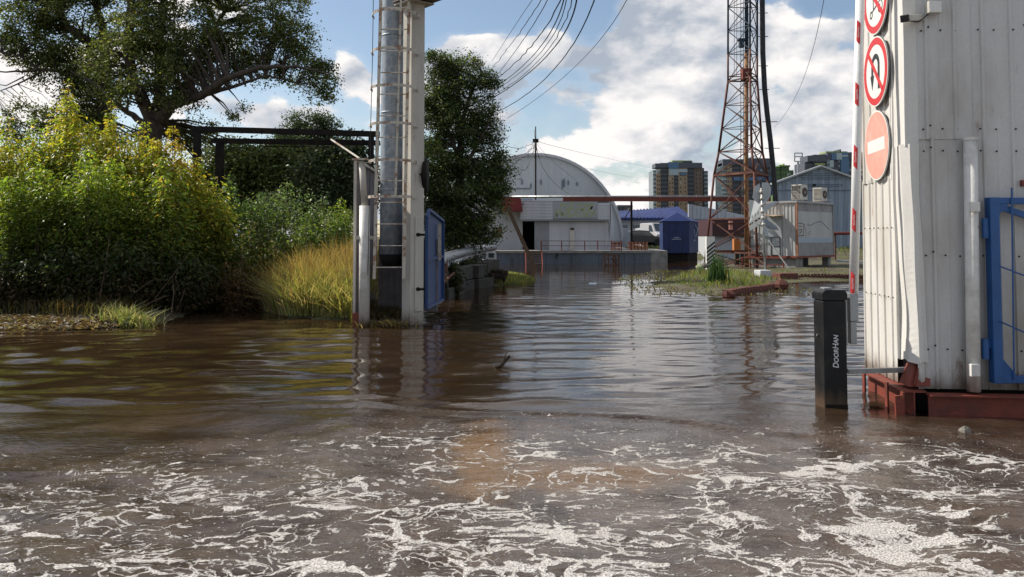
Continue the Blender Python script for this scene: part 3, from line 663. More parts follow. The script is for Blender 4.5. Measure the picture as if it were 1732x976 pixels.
for (lab, bx, Y, top, rx, ns, nl, lo, hi, lf) in [
  ('dark green shrub between the sapling thicket and the silvery bush', 396, 18.6, 300, 40, 10, 5000, LOW, [(.05, .10, .03), (.08, .14, .04), (.10, .15, .05)], .10),
  ('silvery green willow bush below the iron frame', 478, 19.5, 300, 56, 14, 9000, LOW, [(.12, .18, .08), (.18, .24, .12), (.07, .12, .05)], .085),
  ('bright green shrub beside the lilac fence sheet', 578, 19.4, 335, 36, 10, 5200, GRN, [(.16, .24, .04), (.20, .27, .05)], .08),
  ('dark low shrub behind the dry grass', 430, 17.9, 370, 46, 10, 4500, LOW, [(.04, .07, .02), (.07, .11, .03), (.14, .12, .04)], .09),
  ('rusty brown dried shrub at the left end of the tall grass', 405, 17.0, 432, 38, 12, 2600, [(.10, .06, .03), (.16, .09, .04)], [(.20, .13, .05), (.13, .12, .04)], .07),
  ('green shrub behind the tall grass, left of the fence', 530, 18.4, 350, 44, 10, 5200, LOW, [(.09, .15, .04), (.13, .19, .05)], .085)]:
    shrub('leafy_shrub', lab, bx, 520, Y, top, rx * 1.35, ns * 2, int(nl * 1.5), lf * .85, lo, hi, None, .45)
for (lab, bx, Y, top, rx) in [('dark undergrowth bush at the water edge, at the left edge of the photo', 18, 15.2, 405, 56), ('dark undergrowth bush at the water edge, right of the first', 108, 15.4, 412, 58),
  ('dark undergrowth bush above the pale grass tuft', 205, 15.6, 408, 58), ('dark undergrowth bush with red-brown stems at the end of the thicket', 300, 16.2, 415, 56), ('dark undergrowth bush in the corner before the dry grass', 366, 17.4, 405, 36)]:
    shrub('undergrowth_bush', lab, bx, 530, Y, top, rx, 16, 5200, .095, [(.030, .035, .012), (.05, .055, .018), (.09, .065, .03)], [(.040, .065, .016), (.07, .10, .025), (.05, .07, .02)], 'dark undergrowth at the foot of the thicket', .4, mat_=LEAFD)

for (lab, bx, Y, top, rx) in [('dark weedy bush growing on the retaining wall right behind the blue gate', 757, 21, 436, 20), ('dark weedy bush on the retaining wall beside the burnt timbers', 795, 25, 436, 26), ('dark weeds at the foot of the elm, over the foil pipe', 775, 29, 405, 40)]:
    shrub('weed_bush', lab, bx, 470, Y, top, rx, 14, 3000, .09, [(.02, .03, .012), (.035, .04, .016), (.06, .05, .025)], [(.04, .06, .02), (.07, .08, .03)], 'dark weeds along the embankment', .4, mat_=LEAFD)
def scatter(poly_fn, n, x0, x1, y0, y1):
    x = RNG.uniform(x0, x1, n); y = RNG.uniform(y0, y1, n); k = poly_fn(x, y); return x[k], y[k]
def grass(name, label, x, y, H, Wd, cols, w=None, bend=.4, zmin=-.03, mat_=None, parent=None, kind='stuff', cat='grass'):
    z = np.maximum(ground_z(x, y), zmin); P = np.stack([x, y, z], 1); n = len(x)
    o = link(bpy.data.objects.new(name, blade_mesh(name, P, H * (.5 + .7 * RNG.random(n)), np.full(n, Wd), tints(n, cols, w), bend, mat_)))
    return tag(o, label, cat, None, kind)
# tall reeds left of the mast: tawny at the back, green-yellow in front
x, y = scatter(lambda x, y: sdist(x, y, LEFT_BANK) > .02, 17000, xat(385, 500, 16), xat(606, 500, 15.4), 14.9, 18.2)
hb = np.interp(y, [15, 16, 18], [.62, 1.0, 1.35]) * np.interp(x, [-5.4, -4.4, -2.8], [.55, .9, 1.0])
bk = RNG.random(len(x)) < np.interp(y, [15.4, 17.0], [.08, .8])
grass('tall_grass', 'tall straw-coloured grass behind, between the shrubs and the lilac fence sheet', x[bk], y[bk], hb[bk], .016, [(.34, .23, .10), (.26, .17, .07), (.44, .33, .17), (.20, .19, .07)], bend=.7)
grass('marsh_grass', 'yellow-green marsh grass standing in the water left of the mast', x[~bk], y[~bk], hb[~bk] * .85, .018, [(.28, .30, .09), (.36, .35, .13), (.18, .24, .07), (.46, .40, .20)], bend=.95)
x, y = scatter(lambda x, y: (sdist(x, y, LEFT_BANK) > .5) & (sdist(x, y, LEFT_BANK) < 3.0), 8000, -11.5, xat(380, 500, 17), 14.2, 19)
grass('bank_grass', 'short dull grass and weeds along the shaded left bank', x, y, np.full(len(x), .30), .018, [(.05, .055, .02), (.09, .075, .03), (.12, .085, .04)], bend=.9)
cx_, cy_ = ground_pt(215, 551)[:2]; n = 330; x = RNG.normal(cx_, .22, n); y = RNG.normal(cy_, .14, n)
grass('grass_tuft', 'pale green grass tuft hanging over the water below the thicket', x, y, np.full(n, .34), .018, [(.24, .27, .11), (.17, .20, .07), (.32, .30, .16)], bend=1.5, kind=None)
x, y = scatter(lambda x, y: sdist(x, y, LEFT_BANK) > .02, 1500, xat(385, 500, 16), xat(606, 500, 15.4), 14.9, 17.4)
grass('broken_reeds', 'bent and broken straw lying through the tall grass left of the mast', x, y, np.full(len(x), .62), .022, [(.50, .42, .26), (.34, .26, .14), (.18, .14, .07), (.42, .40, .20)], bend=2.6)
def litter(name, label, n, x0, x1, yf, cols, size):
    x = RNG.uniform(x0, x1, n); y = yf(x) + RNG.normal(0, .20, n); P = np.stack([x, y, np.maximum(ground_z(x, y), 0) + .02 + .05 * RNG.random(n)], 1)
    d = RNG.normal(size=(n, 3)); d[:, 2] *= .25
    o = link(bpy.data.objects.new(name, leaf_mesh(name, P, size * (.5 + RNG.random(n)), tints(n, cols), .25, 0, LEAFD, d))); return tag(o, label, 'plant litter', None, 'stuff')
sh = lambda x: np.interp(x, [p[0] for p in LEFT_BANK[:6]], [p[1] for p in LEFT_BANK[:6]])
litter('reed_litter', 'brown dead leaves and broken reed washed up along the left shore', 5200, -11.5, -6.3, sh, [(.12, .075, .045), (.18, .13, .08), (.08, .055, .035), (.24, .20, .12)], .10)
tw = MB()
for (x0, y0, x1, y1, dY, r) in [(163, 530, 186, 395, 0, .012), (228, 495, 266, 470, .2, .010), (240, 520, 285, 500, 0, .010), (290, 528, 292, 470, .3, .012), (262, 505, 320, 430, .4, .008), (300, 524, 312, 488, .1, .006), (140, 455, 172, 432, .3, .010), (30, 500, 60, 440, .2, .012), (70, 520, 90, 450, .1, .010)]:
    tw.tube([at(x0, y0, 15.0 + dY), at((x0 + x1) / 2 + 3, (y0 + y1) / 2 - 4, 15.05 + dY), at(x1, y1, 15.2 + dY)], [r, r * .8, r * .4], 5)
tag(tw.build('dead_stems', 'twig'), 'bare leaning dead stems in front of the thicket', 'twigs', None, 'stuff')
# grass of the islet and of the small spit under the elm
x, y = scatter(lambda x, y: (sdist(x, y, ISLET) > .35) & (x < 13.0), 15000, 5.0, 13.5, 21.5, 34.5)
dn_ = (RNG.random(len(x)) < np.interp(x, [8.2, 9.5], [.95, .22])) & (.5 + .5 * np.sin(x * 3.1 + 1.5 * np.sin(y * 1.7)) * np.sin(y * 2.3) > RNG.random(len(x)) * .75); x, y = x[dn_], y[dn_]
grass('islet_grass', 'green and olive grass covering the muddy islet under the lattice tower', x, y, np.interp(x, [5, 7, 8.4, 9.4], [.07, .22, .18, .07]), .020, [(.12, .19, .04), (.20, .24, .06), (.09, .12, .04), (.24, .20, .09)], bend=1.0)
x, y = scatter(lambda x, y: (sdist(x, y, ISLET) > -1.6) & (sdist(x, y, ISLET) < .4), 3200, 3.4, 8.5, 21, 37)
grass('drowned_weed', 'olive weeds just breaking the water around the islet', x, y, np.full(len(x), .07), .03, [(.10, .10, .04), (.16, .15, .06), (.07, .07, .03)], bend=2.0, zmin=-.01)
c = ground_pt(1246, 492); n = 130
grass('reed_clump', 'upright clump of dark green reeds on the islet', RNG.normal(c.x, .13, n), RNG.normal(25.2, .16, n), np.full(n, .95), .035, [(.035, .085, .028), (.06, .12, .04), (.03, .06, .03)], bend=.45, kind=None, cat='reeds')
x, y = scatter(lambda x, y: sdist(x, y, LEFT_BANK) > -.05, 9000, xat(800, 480, 27), xat(915, 480, 27), 25.5, 33.0)
grass('spit_grass', 'low yellow-green grass on the spit behind the blue gate', x, y, np.full(len(x), .13), .022, [(.16, .18, .05), (.14, .16, .04), (.34, .32, .12)], bend=1.0)
x, y = scatter(lambda x, y: (sdist(x, y, LEFT_BANK) > .3), 2500, xat(600, 500, 15), xat(735, 500, 16), 14.3, 17)
grass('mast_weeds', 'dark weeds round the foot of the pipe mast', x, y, np.full(len(x), .16), .02, [(.09, .08, .03), (.05, .05, .02), (.16, .12, .06)], bend=1.2)
cx_, cy_ = ground_pt(655, 551)[:2]; n = 260
grass('foot_tuft', 'small dry tuft of straw between the feet of the mast', RNG.normal(cx_, .18, n), RNG.normal(cy_, .06, n), np.full(n, .14), .02, [(.28, .22, .10), (.18, .14, .06)], bend=2.0, kind=None)
x, y = scatter(lambda x, y: ~((x > -16) & (x < 10) & (y < 75)), 12000, -40, 60, 58.6, 78)
grass('far_grass', 'rough green strip of grass beyond the flooded yard', x, y, np.full(len(x), .35), .05, [(.10, .14, .04), (.14, .16, .06)], bend=.6)
# ------------------------------------------------------------------ white sheet-metal pillar on its red sled (right)
dL = Vector((.093, .996, 0)).normalized(); tF = Vector((.996, -.093, 0)).normalized(); nL = Vector((-.996, .093, 0)); nF = Vector((-.093, -.996, 0))
C0 = Vector((3.42, 7.16, 0))
pil = thing('gate_pillar', (3.42, 7.16, .2), 'white ribbed sheet-metal gate pillar with dented corner, at the right edge of the photo', 'pillar')
corr(.30, 1.17, .20, 2.05, C0, dL, nL, .185, .022, .014, 14, .006, 1).build('sheet', 'white_sheet', pil, solid=.0016)
corr(.22, 1.12, 2.02, 4.2, C0 + nL * .004, dL, nL, .185, .022, .014, 14, .007, 2).build('sheet', 'white_sheet', pil, solid=.0016)
corr(.22, 1.12, 4.17, 6.3, C0 + nL * .008, dL, nL, .185, .022, .014, 6, .004, 3).build('sheet', 'white_sheet', pil, solid=.0016)
corr(.06, .55, 2.34, 6.3, C0 + nF * .012, tF, nF, .235, .022, .016, 16, .006, 4, .004).build('sheet', 'white_sheet_shade', pil, solid=.0016)
corr(.10, .47, .20, 2.36, C0 + nF * .002, tF, nF, .235, .024, .018, 16, .013, 5, .003).build('sheet', 'white_sheet_shade', pil, solid=.0016)
corr(.53, 1.04, .20, 6.3, C0, tF, nF, .235, .022, .016, 20, .005, 6, .004).build('sheet', 'white_sheet_shade', pil, solid=.0016)
corr(0, 1.17, .20, 6.3, C0 + tF * 1.045, dL, -nL, .2, .022, .014, 3, .003, 7).build('sheet', 'white_sheet_shade', pil, solid=.0016)
corr(0, 1.03, .20, 6.3, C0 + dL * 1.16 + tF * .01, tF, -nF, .2, .022, .014, 3, .003, 8).build('sheet', 'white_sheet_shade', pil, solid=.0016)
MB().bb((C0.x + .10, 7.30, .20), (C0.x + .98, 8.1, 6.28)).build('core', 'fence_sheet', pil)
def bent(name, prof, z0, z1, nz, amp, seed, dent=None, m='white_sheet', edge=0.0):
    r = random.Random(seed); ph = [(r.uniform(0, 6.3), r.uniform(1.5, 7)) for _ in range(4)]; mb = MB(); n = len(prof)
    for j in range(nz + 1):
        t = j / nz; z = z0 + (z1 - z0) * t
        for i, (w, d) in enumerate(prof):
            o = sum(math.sin(p + z * k + i * 1.1) for p, k in ph) / 4 * amp
            zz = z + (edge * math.sin(i * 2.1 + 1) if j == 0 else 0)
            q = Vector((w, d, 0)) + nL * o
            if dent: q += dent(i, z)
            mb.v.append((q.x, q.y, zz))
    for j in range(nz):
        for i in range(n - 1): a = j * n + i; mb.f.append((a, a + 1, a + n + 1, a + n))
    return mb.build(name, m, pil, solid=.0018)
def on(w, o=0.0): p = C0 + dL * w + nL * o; return (p.x, p.y)
def onf(w, o=0.0): p = C0 + tF * w + nF * o; return (p.x, p.y)
bent('corner_trim', [on(.30, .012), on(.255, .022), on(.25, .008), on(.12, .010), on(.02, .02), onf(-.015, .03), onf(.05, .02), onf(.10, .014)], 2.28, 6.3, 26, .008, 11)
def dent(i, z):
    a = math.exp(-((z - .85) / .42) ** 2); b = math.exp(-((z - 1.55) / .25) ** 2); k = [0, .15, .5, 1.0, .7, .25, 0, 0][i]
    s = max(0.0, (1.9 - z) / 1.7) * .055
    return Vector((.045 * a * k + s * (i / 7) + .015 * b * k, .05 * a * k, 0))
bent('corner_trim', [on(.29, .016), on(.24, .026), on(.235, .010), on(.13, .022), on(.02, .040), onf(.02, .05), onf(.055, .045), onf(.095, .025)], .42, 2.30, 34, .007, 12, dent, edge=.012)
bent('corner_flap', [onf(.06, .012), onf(.085, .02), onf(.11, .012)], .20, .46, 6, .006, 13, m='white_sheet')
sc = MB()
for z in (.95, 1.58, 2.28, 3.05, 3.9):
    for w in (.33, .45, .55, .68, .80, .92, 1.06): p = C0 + dL * w + nL * .012; sc.tube([p + Vector((0, 0, z)), p + nL * .008 + Vector((0, 0, z))], .007, 6)
for z in (.55, 1.35, 2.25, 2.44, 3.3, 4.1):
    for w in (.14, .20, .30, .42, .61, .74, .90, .99): p = C0 + tF * w + nF * .018; sc.tube([p + Vector((0, 0, z + .02 * math.sin(w * 40))), p + nF * .008 + Vector((0, 0, z + .02 * math.sin(w * 40)))], .008, 6)
tag(sc.build('screws', 'black_iron', pil), kind='stuff')
pr = MB(); pr.bb((*onf(.93, .004), 1.93), (*onf(.99, .03), 1.98)); pr.build('rusty_opening', 'red_beam', pil)
pp = thing('hinge_pipe', (*at(1646, 660, 7.02).xy, .15), 'white rough-painted steel pipe with two clamps standing against the pillar front', 'pipe')
MB().tube([at(1647, 662, 7.02), at(1645, 500, 7.02), at(1641, 237, 7.02)], .055, 18).build('pipe', 'white_paint', pp, smooth=True)
MB().tube([at(1641, 238, 7.02), at(1641, 233, 7.02)], .060, 18).build('cap', 'white_paint', pp, smooth=False)
for y in (350, 626): p = at(1648, y, 6.96); MB().box(p, (.075, .05, .105 if y > 400 else .085)).build('clamp', 'white_paint', pp, bevel=.006)
# blue gate leaf in front of the pillar
gy = 6.98; gx0, gx1 = xat(1683, 500, gy), xat(1683, 500, gy) + 2.3; gz0, gz1 = zat(642, gy), zat(338, gy)
gt = thing('gate_leaf', (gx0, gy, gz0), 'bright blue steel-tube gate leaf standing open before the white pillar', 'gate')
w_ = .055
MB().bb((gx0 - w_ * .7, gy - .03, gz0 - .03), (gx0 + w_ * .7, gy + .06, gz1 + .02)).build('stile', 'blue_gate', gt, bevel=.004)
MB().bb((gx1, gy - .03, gz0 - .03), (gx1 + w_, gy + .04, gz1 + .02)).build('stile', 'blue_gate', gt, bevel=.004)
MB().bb((gx0 + w_ * .7, gy - .026, gz1 - .035), (gx1, gy + .036, gz1 + .018)).build('rail', 'blue_gate', gt, bevel=.004)
MB().bb((gx0 + w_ * .7, gy - .026, gz0 - .028), (gx1, gy + .036, gz0 + .03)).build('rail', 'blue_gate', gt, bevel=.004)
MB().bar((gx0 + .03, gy, gz1 - .05), (gx1 + .02, gy, gz1 - .82), .035, .05).build('brace', 'blue_gate', gt)
MB().prism([(gx0 + .03, gz0 + .03), (gx0 + .16, gz0 + .03), (gx0 + .03, gz0 + .19)], gy - .02, gy - .012).build('gusset', 'blue_gate', gt)
MB().prism([(gx0 + .03, gz1 - .035), (gx0 + .12, gz1 - .035), (gx0 + .03, gz1 - .14)], gy - .02, gy - .012).build('gusset', 'blue_gate', gt)
MB().tube([(xat(1707, 320, gy), gy - .035, zat(318, gy)), (xat(1711, 642, gy), gy - .035, gz0)], .008, 6).build('rod', 'blue_gate', gt)
for ya, yb_ in ((450, 466), (543, 562)):
    a = at(1690, ya, gy - .03); b = at(1732, yb_, gy - .03); MB().tube([a, b, b + (b - a) * 6], .007, 6).build('rod', 'blue_gate', gt)
for y in (386, 590):
    p = at(1667, y, gy + .02); h = MB(); h.tube([p + Vector((0, 0, -.085)), p + Vector((0, 0, .085))], .03, 10); h.box(p + Vector((.04, 0, .04)), (.08, .03, .06)); h.build('hinge', 'blue_gate', gt)
# red sled
sl_ = thing('steel_sled', (3.4, 7.1, 0), 'rust-red steel skid base under the white pillar, half drowned', 'steel base')
def ibeam(mb, a, b, h, w, th=.014):
    a, b = Vector(a), Vector(b)
    mb.bar(a + Vector((0, 0, h - th / 2)), b + Vector((0, 0, h - th / 2)), w, th); mb.bar(a + Vector((0, 0, th / 2)), b + Vector((0, 0, th / 2)), w, th)
    mb.bar(a + Vector((0, 0, h / 2)), b + Vector((0, 0, h / 2)), th, h - 2 * th); return mb
sa = Vector((3.40, 7.06, -.12)); sb = sa + dL * 1.15
ibeam(MB(), sa, sb, .315, .20).build('side_beam', 'red_beam', sl_)
ibeam(MB(), sa + tF * .10 - dL * .03, sa + tF * 2.6 - dL * .03, .30, .13).build('front_beam', 'red_beam', sl_)
ibeam(MB(), sb + tF * .12, sb + tF * 2.6, .28, .13).build('back_beam', 'red_beam', sl_)
q = sa + Vector((-.105, 0, 0))
for (w, hh) in ((-.01, .31), (.36, .33), (.97, .36)): MB().box(q + dL * w + Vector((.0, 0, hh / 2)), (.016, .05, hh)).build('tab', 'red_beam', sl_)
MB().prism([(3.22, -.12), (3.30, -.12), (3.27, .17), (3.21, .165)], 7.0, 7.02).build('end_plate', 'red_beam', sl_)
tp = MB(); b0 = at(1537, 654, 7.12); b1 = at(1574, 654, 7.12); t0 = at(1549, 608, 7.2); t1 = at(1572, 608, 7.2)
bk_ = Vector((.02, .22, 0)); vs = [b0, b1, b1 + bk_, b0 + bk_, t0, t1, t1 + bk_ * .7, t0 + bk_ * .7]
tp.add(vs, [(0, 1, 5, 4), (1, 2, 6, 5), (2, 3, 7, 6), (3, 0, 4, 7), (4, 5, 6, 7), (3, 2, 1, 0)]).build('support_foot', 'red_beam', sl_)
e0 = at(1547, 652, 7.105); e1 = at(1558, 610, 7.17); MB().bar(e0, e1, .006, .03).build('rib', 'red_beam', sl_)
MB().bb((3.5, 7.22, .0), (5.9, 8.0, .17)).build('deck', 'black_iron', sl_)
# barrier with raised arm
cab = thing('boom_barrier', (2.9, 7.4, 0), 'black boom barrier cabinet with its red-and-white arm raised, standing in the water', 'barrier')
x0, x1 = xat(1394, 640, 7.32), xat(1434, 640, 7.32); y0, y1 = 7.32, 7.56
MB().bb((x0, y0, -.45), (x1, y1, .935)).build('body', 'cabinet_black', cab, bevel=.014)
MB().bb((x0 + .004, y0 - .006, -.4), (x1 - .004, y0 + .02, .03)).build('skirt', 'black_iron', cab)
lid = MB(); n = 10; prof = [(x0 - .006, .94), (x1 + .006, .94)] + [(x1 + .006 - .045 * (1 - math.cos(a)), .985 + .045 * math.sin(a)) for a in [i * math.pi / 2 / n for i in range(n + 1)]] + [(x0 - .006 + .045 * (1 - math.cos(a)), .985 + .045 * math.sin(a)) for a in [math.pi / 2 - i * math.pi / 2 / n for i in range(n + 1)]]
smooth_angle(lid.prism(prof, y0 - .006, y1 + .006).build('lid', 'cabinet_black', cab))
MB().box(((x0 + x1) / 2 - .03, 7.44, 1.035), (.075, .10, .022)).build('lid_cap', 'grey_metal', cab, bevel=.008)
MB().tube([(x0 - .004, 7.45, .62), (x0 - .012, 7.45, .62)], .012, 10).build('lock', 'grey_metal', cab)
text_mesh('DoorHan', .070, 'text_white', 'lettering', cab, ((x0 + x1) / 2 + .002, y0 - .0035, .49), (R(90), R(-90), 0), shear=.18, extrude=.0008, bold=.0012, sizes=.80, scale=(.93, 1, 1))
a0, a1 = at(1443.5, 560, 7.42), at(1444, 494, 7.42); A0 = at(1443.7, 500, 7.42); A1 = at(1455, 0, 7.42); ad = (A1 - A0)
MB().bb((x1, 7.36, zat(582, 7.4)), (x1 + .022, 7.5, zat(500, 7.4))).build('arm_mount', 'grey_metal', cab, bevel=.004)
MB().bb((xat(1436, 540, 7.4), 7.37, zat(543, 7.4)), (xat(1450, 540, 7.4), 7.47, zat(496, 7.4))).build('arm_bracket', 'grey_metal', cab, bevel=.004)
MB().bb((xat(1437.5, 540, 7.4), 7.385, zat(582, 7.4)), (xat(1448, 540, 7.4), 7.455, zat(543.5, 7.4))).build('counter_end', 'grey_metal', cab, bevel=.004)
arm = MB().tube([A0, A0 + ad * .5, A0 + ad * 1.35], .040, 20).build('arm', 'arm_white', cab, smooth=True)
for i in range(-2, 5):
    ya, yb_ = 38 + 106 * i, 75 + 105.5 * i
    ta, tb = (500 - ya) / 500, (500 - yb_) / 500; mb = MB()
    def P_(ang, t): c = A0 + ad * t; return c + Vector((math.sin(ang), -math.cos(ang), 0)) * .0412
    an0, an1 = R(-62), R(-12); dt = .014
    mb.grid(lambda u, v: P_(an0 + (an1 - an0) * u, tb + (ta - tb) * v + (-dt if True else 0) * (u - .5)), 6, 1); mb.build('red_panel', 'red_print', arm, solid=.001)
    ang = R(-36); c = A0 + ad * ((ta + tb) / 2) + Vector((math.sin(ang), -math.cos(ang), 0)) * .0425
    text_mesh('DoorHan', .024, 'text_white', 'lettering', arm, c, (R(90), R(-90), ang), extrude=.0003)
br_ = thing('tie_bar', at(1437, 627, 7.4), 'dark steel channel tying the barrier cabinet to the red skid', 'steel bar')
MB().bar(at(1434, 628, 7.42), at(1541, 625, 7.36), .05, .042).build('channel', 'grey_metal', br_)
# round signs on the left face
def sframe(Y, z, tilt=0.0, off=.045):
    w = (Y - C0.y) / dL.y; p = C0 + dL * w + nL * off; return Vector((p.x, p.y, z))
def disc(mb, r, z0, z1, n=48, c=(0, 0)): return mb.prism([(c[0] + r * math.cos(2 * math.pi * i / n), c[1] + r * math.sin(2 * math.pi * i / n)) for i in range(n)], z0, z1, 'z')
def ring(mb, r0, r1, z, h=.0015, n=56, c=(0, 0), a0=0, a1=2 * math.pi):
    k = len(mb.v)
    for i in range(n + 1):
        a = a0 + (a1 - a0) * i / n
        for r, zz in ((r0, z), (r1, z), (r1, z + h), (r0, z + h)): mb.v.append((c[0] + r * math.cos(a), c[1] + r * math.sin(a), zz))
    for i in range(n):
        for j in range(4): a, b = k + i * 4 + j, k + i * 4 + (j + 1) % 4; mb.f.append((a, b, b + 4, a + 4))
    return mb
def sign(label, px, py, Y, off, rot_z=0.0, white='sign_white', plate=None):
    o = thing('round_sign', sframe(Y, zat(py, Y), off=off), label, 'road sign', 'round road signs on the white pillar')
    X = -dL; Zn = nL; o.rotation_euler = (Matrix((X, Vector((0, 0, 1)), Zn)).transposed() @ Matrix.Rotation(rot_z, 3, 'Z')).to_euler()
    disc(MB(), .330, -.012, 0).build('plate', 'grey_metal', o, world=False)
    disc(MB(), .329, .0005, .002).build('face', plate or white, o, world=False); return o
def slash(mb, ang, r, w, z, h=.0015):
    c, s = math.cos(ang), math.sin(ang)
    def q(a, b): return (a * c - b * s, a * s + b * c)
    return mb.prism([q(-r, -w / 2), q(r, -w / 2), q(r, w / 2), q(-r, w / 2)], z, z + h, 'z')
RR = .318
s1 = sign('sun-bleached pink no-entry sign with a white bar, lowest of the three on the pillar', 1484, 246, 7.76, .045, R(1.5))
disc(MB(), .316, .002, .0035).build('pink_disc', 'red_dull', s1, world=False); MB().bb((-.23, -.060, .0036), (.23, .060, .005)).build('bar', 'sign_white', s1, world=False)
s2 = sign('no U-turn sign with a black hooked arrow, middle of the three on the pillar', 1488, 121, 7.70, .060, R(-2))
ring(MB(), .252, .316, .0022).build('red_ring', 'red_print', s2, world=False)
ar = MB(); ring(ar, .062, .112, .0022, c=(.005, .055), a0=0, a1=math.pi, n=20)
ar.bb((.067, -.17, .0022), (.117, .055, .0037)); ar.bb((-.107, -.03, .0022), (-.057, .055, .0037)); ar.prism([(-.135, -.03), (-.03, -.03), (-.082, -.17)], .0022, .0037, 'z'); ar.build('arrow', 'black_print', s2, world=False)
slash(MB(), R(-45), .262, .048, .0042).build('red_slash', 'red_print', s2, world=False)
s3 = sign('prohibition sign showing a wheeled cart, cut off by the top edge of the photo', 1487, -1, 7.70, .050, R(2))
ring(MB(), .252, .316, .0022).build('red_ring', 'red_print', s3, world=False)
ca = MB(); ring(ca, .022, .038, .0022, c=(-.115, -.12), n=20); ca.bar((-.10, -.10, .003), (.05, -.065, .003), .016, .0015); ca.bar((-.05, -.09, .003), (-.05, .16, .003), .018, .0015); ca.bar((.045, -.07, .003), (.02, .16, .003), .014, .0015); ring(ca, .05, .062, .0022, c=(.13, -.10), n=24); ca.bar((.05, -.06, .003), (.13, -.09, .003), .014, .0015); ca.bar((-.05, .10, .003), (.10, .16, .003), .014, .0015)
ca.build('cart', 'black_print', s3, world=False); slash(MB(), R(-45), .262, .048, .0042).build('red_slash', 'red_print', s3, world=False)
# camera, junction box and cable
cc_ = thing('security_camera', at(1528, 32, 7.0), 'small white security camera with a black front on the pillar corner', 'camera')
p = at(1531, 31, 6.95); q = at(1540, 27, 7.08)
MB().bar(p, q + Vector((.12, .06, .0)), .062, .055).build('housing', 'ac_white', cc_, bevel=.008)
MB().bar(p + (p - q).normalized() * .03, p - (p - q).normalized() * .005, .066, .060).build('lens_front', 'black_print', cc_, bevel=.004)
MB().bar(q + Vector((.05, .06, -.02)), q + Vector((.06, .10, -.06)), .025).build('bracket', 'grey_metal', cc_)
jb = thing('junction_box', at(1579, 13, 7.08), 'small pale plastic junction box high on the pillar', 'junction box')
MB().box(at(1579, 13, 7.06), (.115, .06, .105)).build('box', 'ac_white', jb, bevel=.006); MB().box(at(1579, 13, 7.06) + Vector((0, -.031, 0)), (.105, .006, .095)).build('cover', 'sign_white', jb, bevel=.002)
cb = MB().tube([at(1540, 36, 7.02), at(1553, 37, 7.05), at(1562, 31, 7.08), at(1572, 22, 7.06)], .005, 6).build('cable', 'cable'); tag(cb, 'short black cable sagging from the security camera to the junction box', 'cable')
st_ = MB(); r_ = random.Random(4); st_.grid(lambda u, v: (0, 0, 0), 1, 1); st_.v.clear(); st_.f.clear()
def rock(name, label, p, sx, sy, sz, m, seed, cat='stone', group=None):
    r = random.Random(seed); mb = MB(); n = 9; k = [r.uniform(.75, 1.15) for _ in range(80)]
    for j in range(6):
        for i in range(n):
            a = 2 * math.pi * i / n; b = math.pi * (j + .3) / 5.6; kk = k[j * n + i]
            mb.v.append((p.x + sx * math.cos(a) * math.sin(b) * kk, p.y + sy * math.sin(a) * math.sin(b) * kk, p.z + sz * math.cos(b) * kk))
    for j in range(5):
        for i in range(n): a, b = j * n + i, j * n + (i + 1) % n; mb.f.append((a, b, b + n, a + n))
    mb.f.append(tuple(range(n))); mb.f.append(tuple(range(5 * n, 6 * n)))
    return tag(mb.build(name, m), label, cat, group)
rock('stone', 'yellowish stone showing above the water before the red skid', ground_pt(1633, 729, .0), .05, .04, .035, 'stone', 5)
tg = MB(); tg.tube([ground_pt(836, 622, -.02), ground_pt(848, 618, .03), at(862, 602, 9.6)], [.02, .025, .015], 6); tg.tube([ground_pt(848, 618, .03), at(858, 594, 9.75)], [.012, .006], 5)
tag(tg.build('snag', 'timber'), 'dark broken branch sticking out of the water right of the mast reflection', 'branch')

# ------------------------------------------------------------------ left mast with pipes and caged ladder
Ym = 14.2; g = Vector((.646, -.763, 0)); g_ = Vector((.763, .646, 0))
mb0 = at(699, 548, Ym)
mast = thing('pipe_mast', (mb0.x, mb0.y, 0), 'tall cream steel gate post carrying two galvanised pipes and a caged ladder', 'gate post')
def rotm(d): x = Vector(d).normalized(); z = Vector((0, 0, 1)); y = z.cross(x); return Matrix((x, y, z)).transposed()
pc = Vector((xat(699, 300, Ym), Ym, 0)); GR = rotm(g_)
MB().box(pc + Vector((0, 0, 2.8)), (.27, .27, 5.75), GR).build('post', 'steel_cream', mast, bevel=.008)
MB().box(pc + Vector((0, 0, 5.52)) , (.5, .5, .02), GR).build('head_plate', 'steel_cream', mast)
fp = pc + g * .145 + g_ * .02; MB().box(fp + Vector((0, 0, (zat(367, Ym) + zat(526, Ym)) / 2)), (.15, .03, zat(367, Ym) - zat(526, Ym)), GR).build('hinge_plate', 'steel_cream', mast, bevel=.006)
for y in (397, 489):
    h = MB(); c = at(706, y, 13.95); h.tube([c, c + g * .05], .032, 8); h.tube([c + Vector((.05, -.02, 0)), c + Vector((.12, 0, 0))], .02, 8); h.build('hinge_bolt', 'black_iron', mast)
Yl = 13.95
def rail_(xa, xb, ytop=-60, ybot=472): return [at(xa + (xb - xa) * 1.0, ybot, Yl), at(xa, ytop, Yl)]
for (xa, xb) in ((644, 633), (692, 683)):
    P0, P1 = at(xb, 472, Yl), at(xa, 0, Yl); MB().bar(P0, P1 + (P1 - P0) * .12, .05, .035).build('ladder_rail', 'rail_cream', mast)
    P0b, P1b = P0, P1
for y in [13 + 36.6 * i for i in range(-1, 13)]:
    t = y / 472; xa = 644 - 11 * t; xb = 692 - 9 * t
    MB().tube([at(xa, y, Yl - .01), at(xb, y, Yl - .01)], .010, 6).build('rung', 'rail_cream', mast)
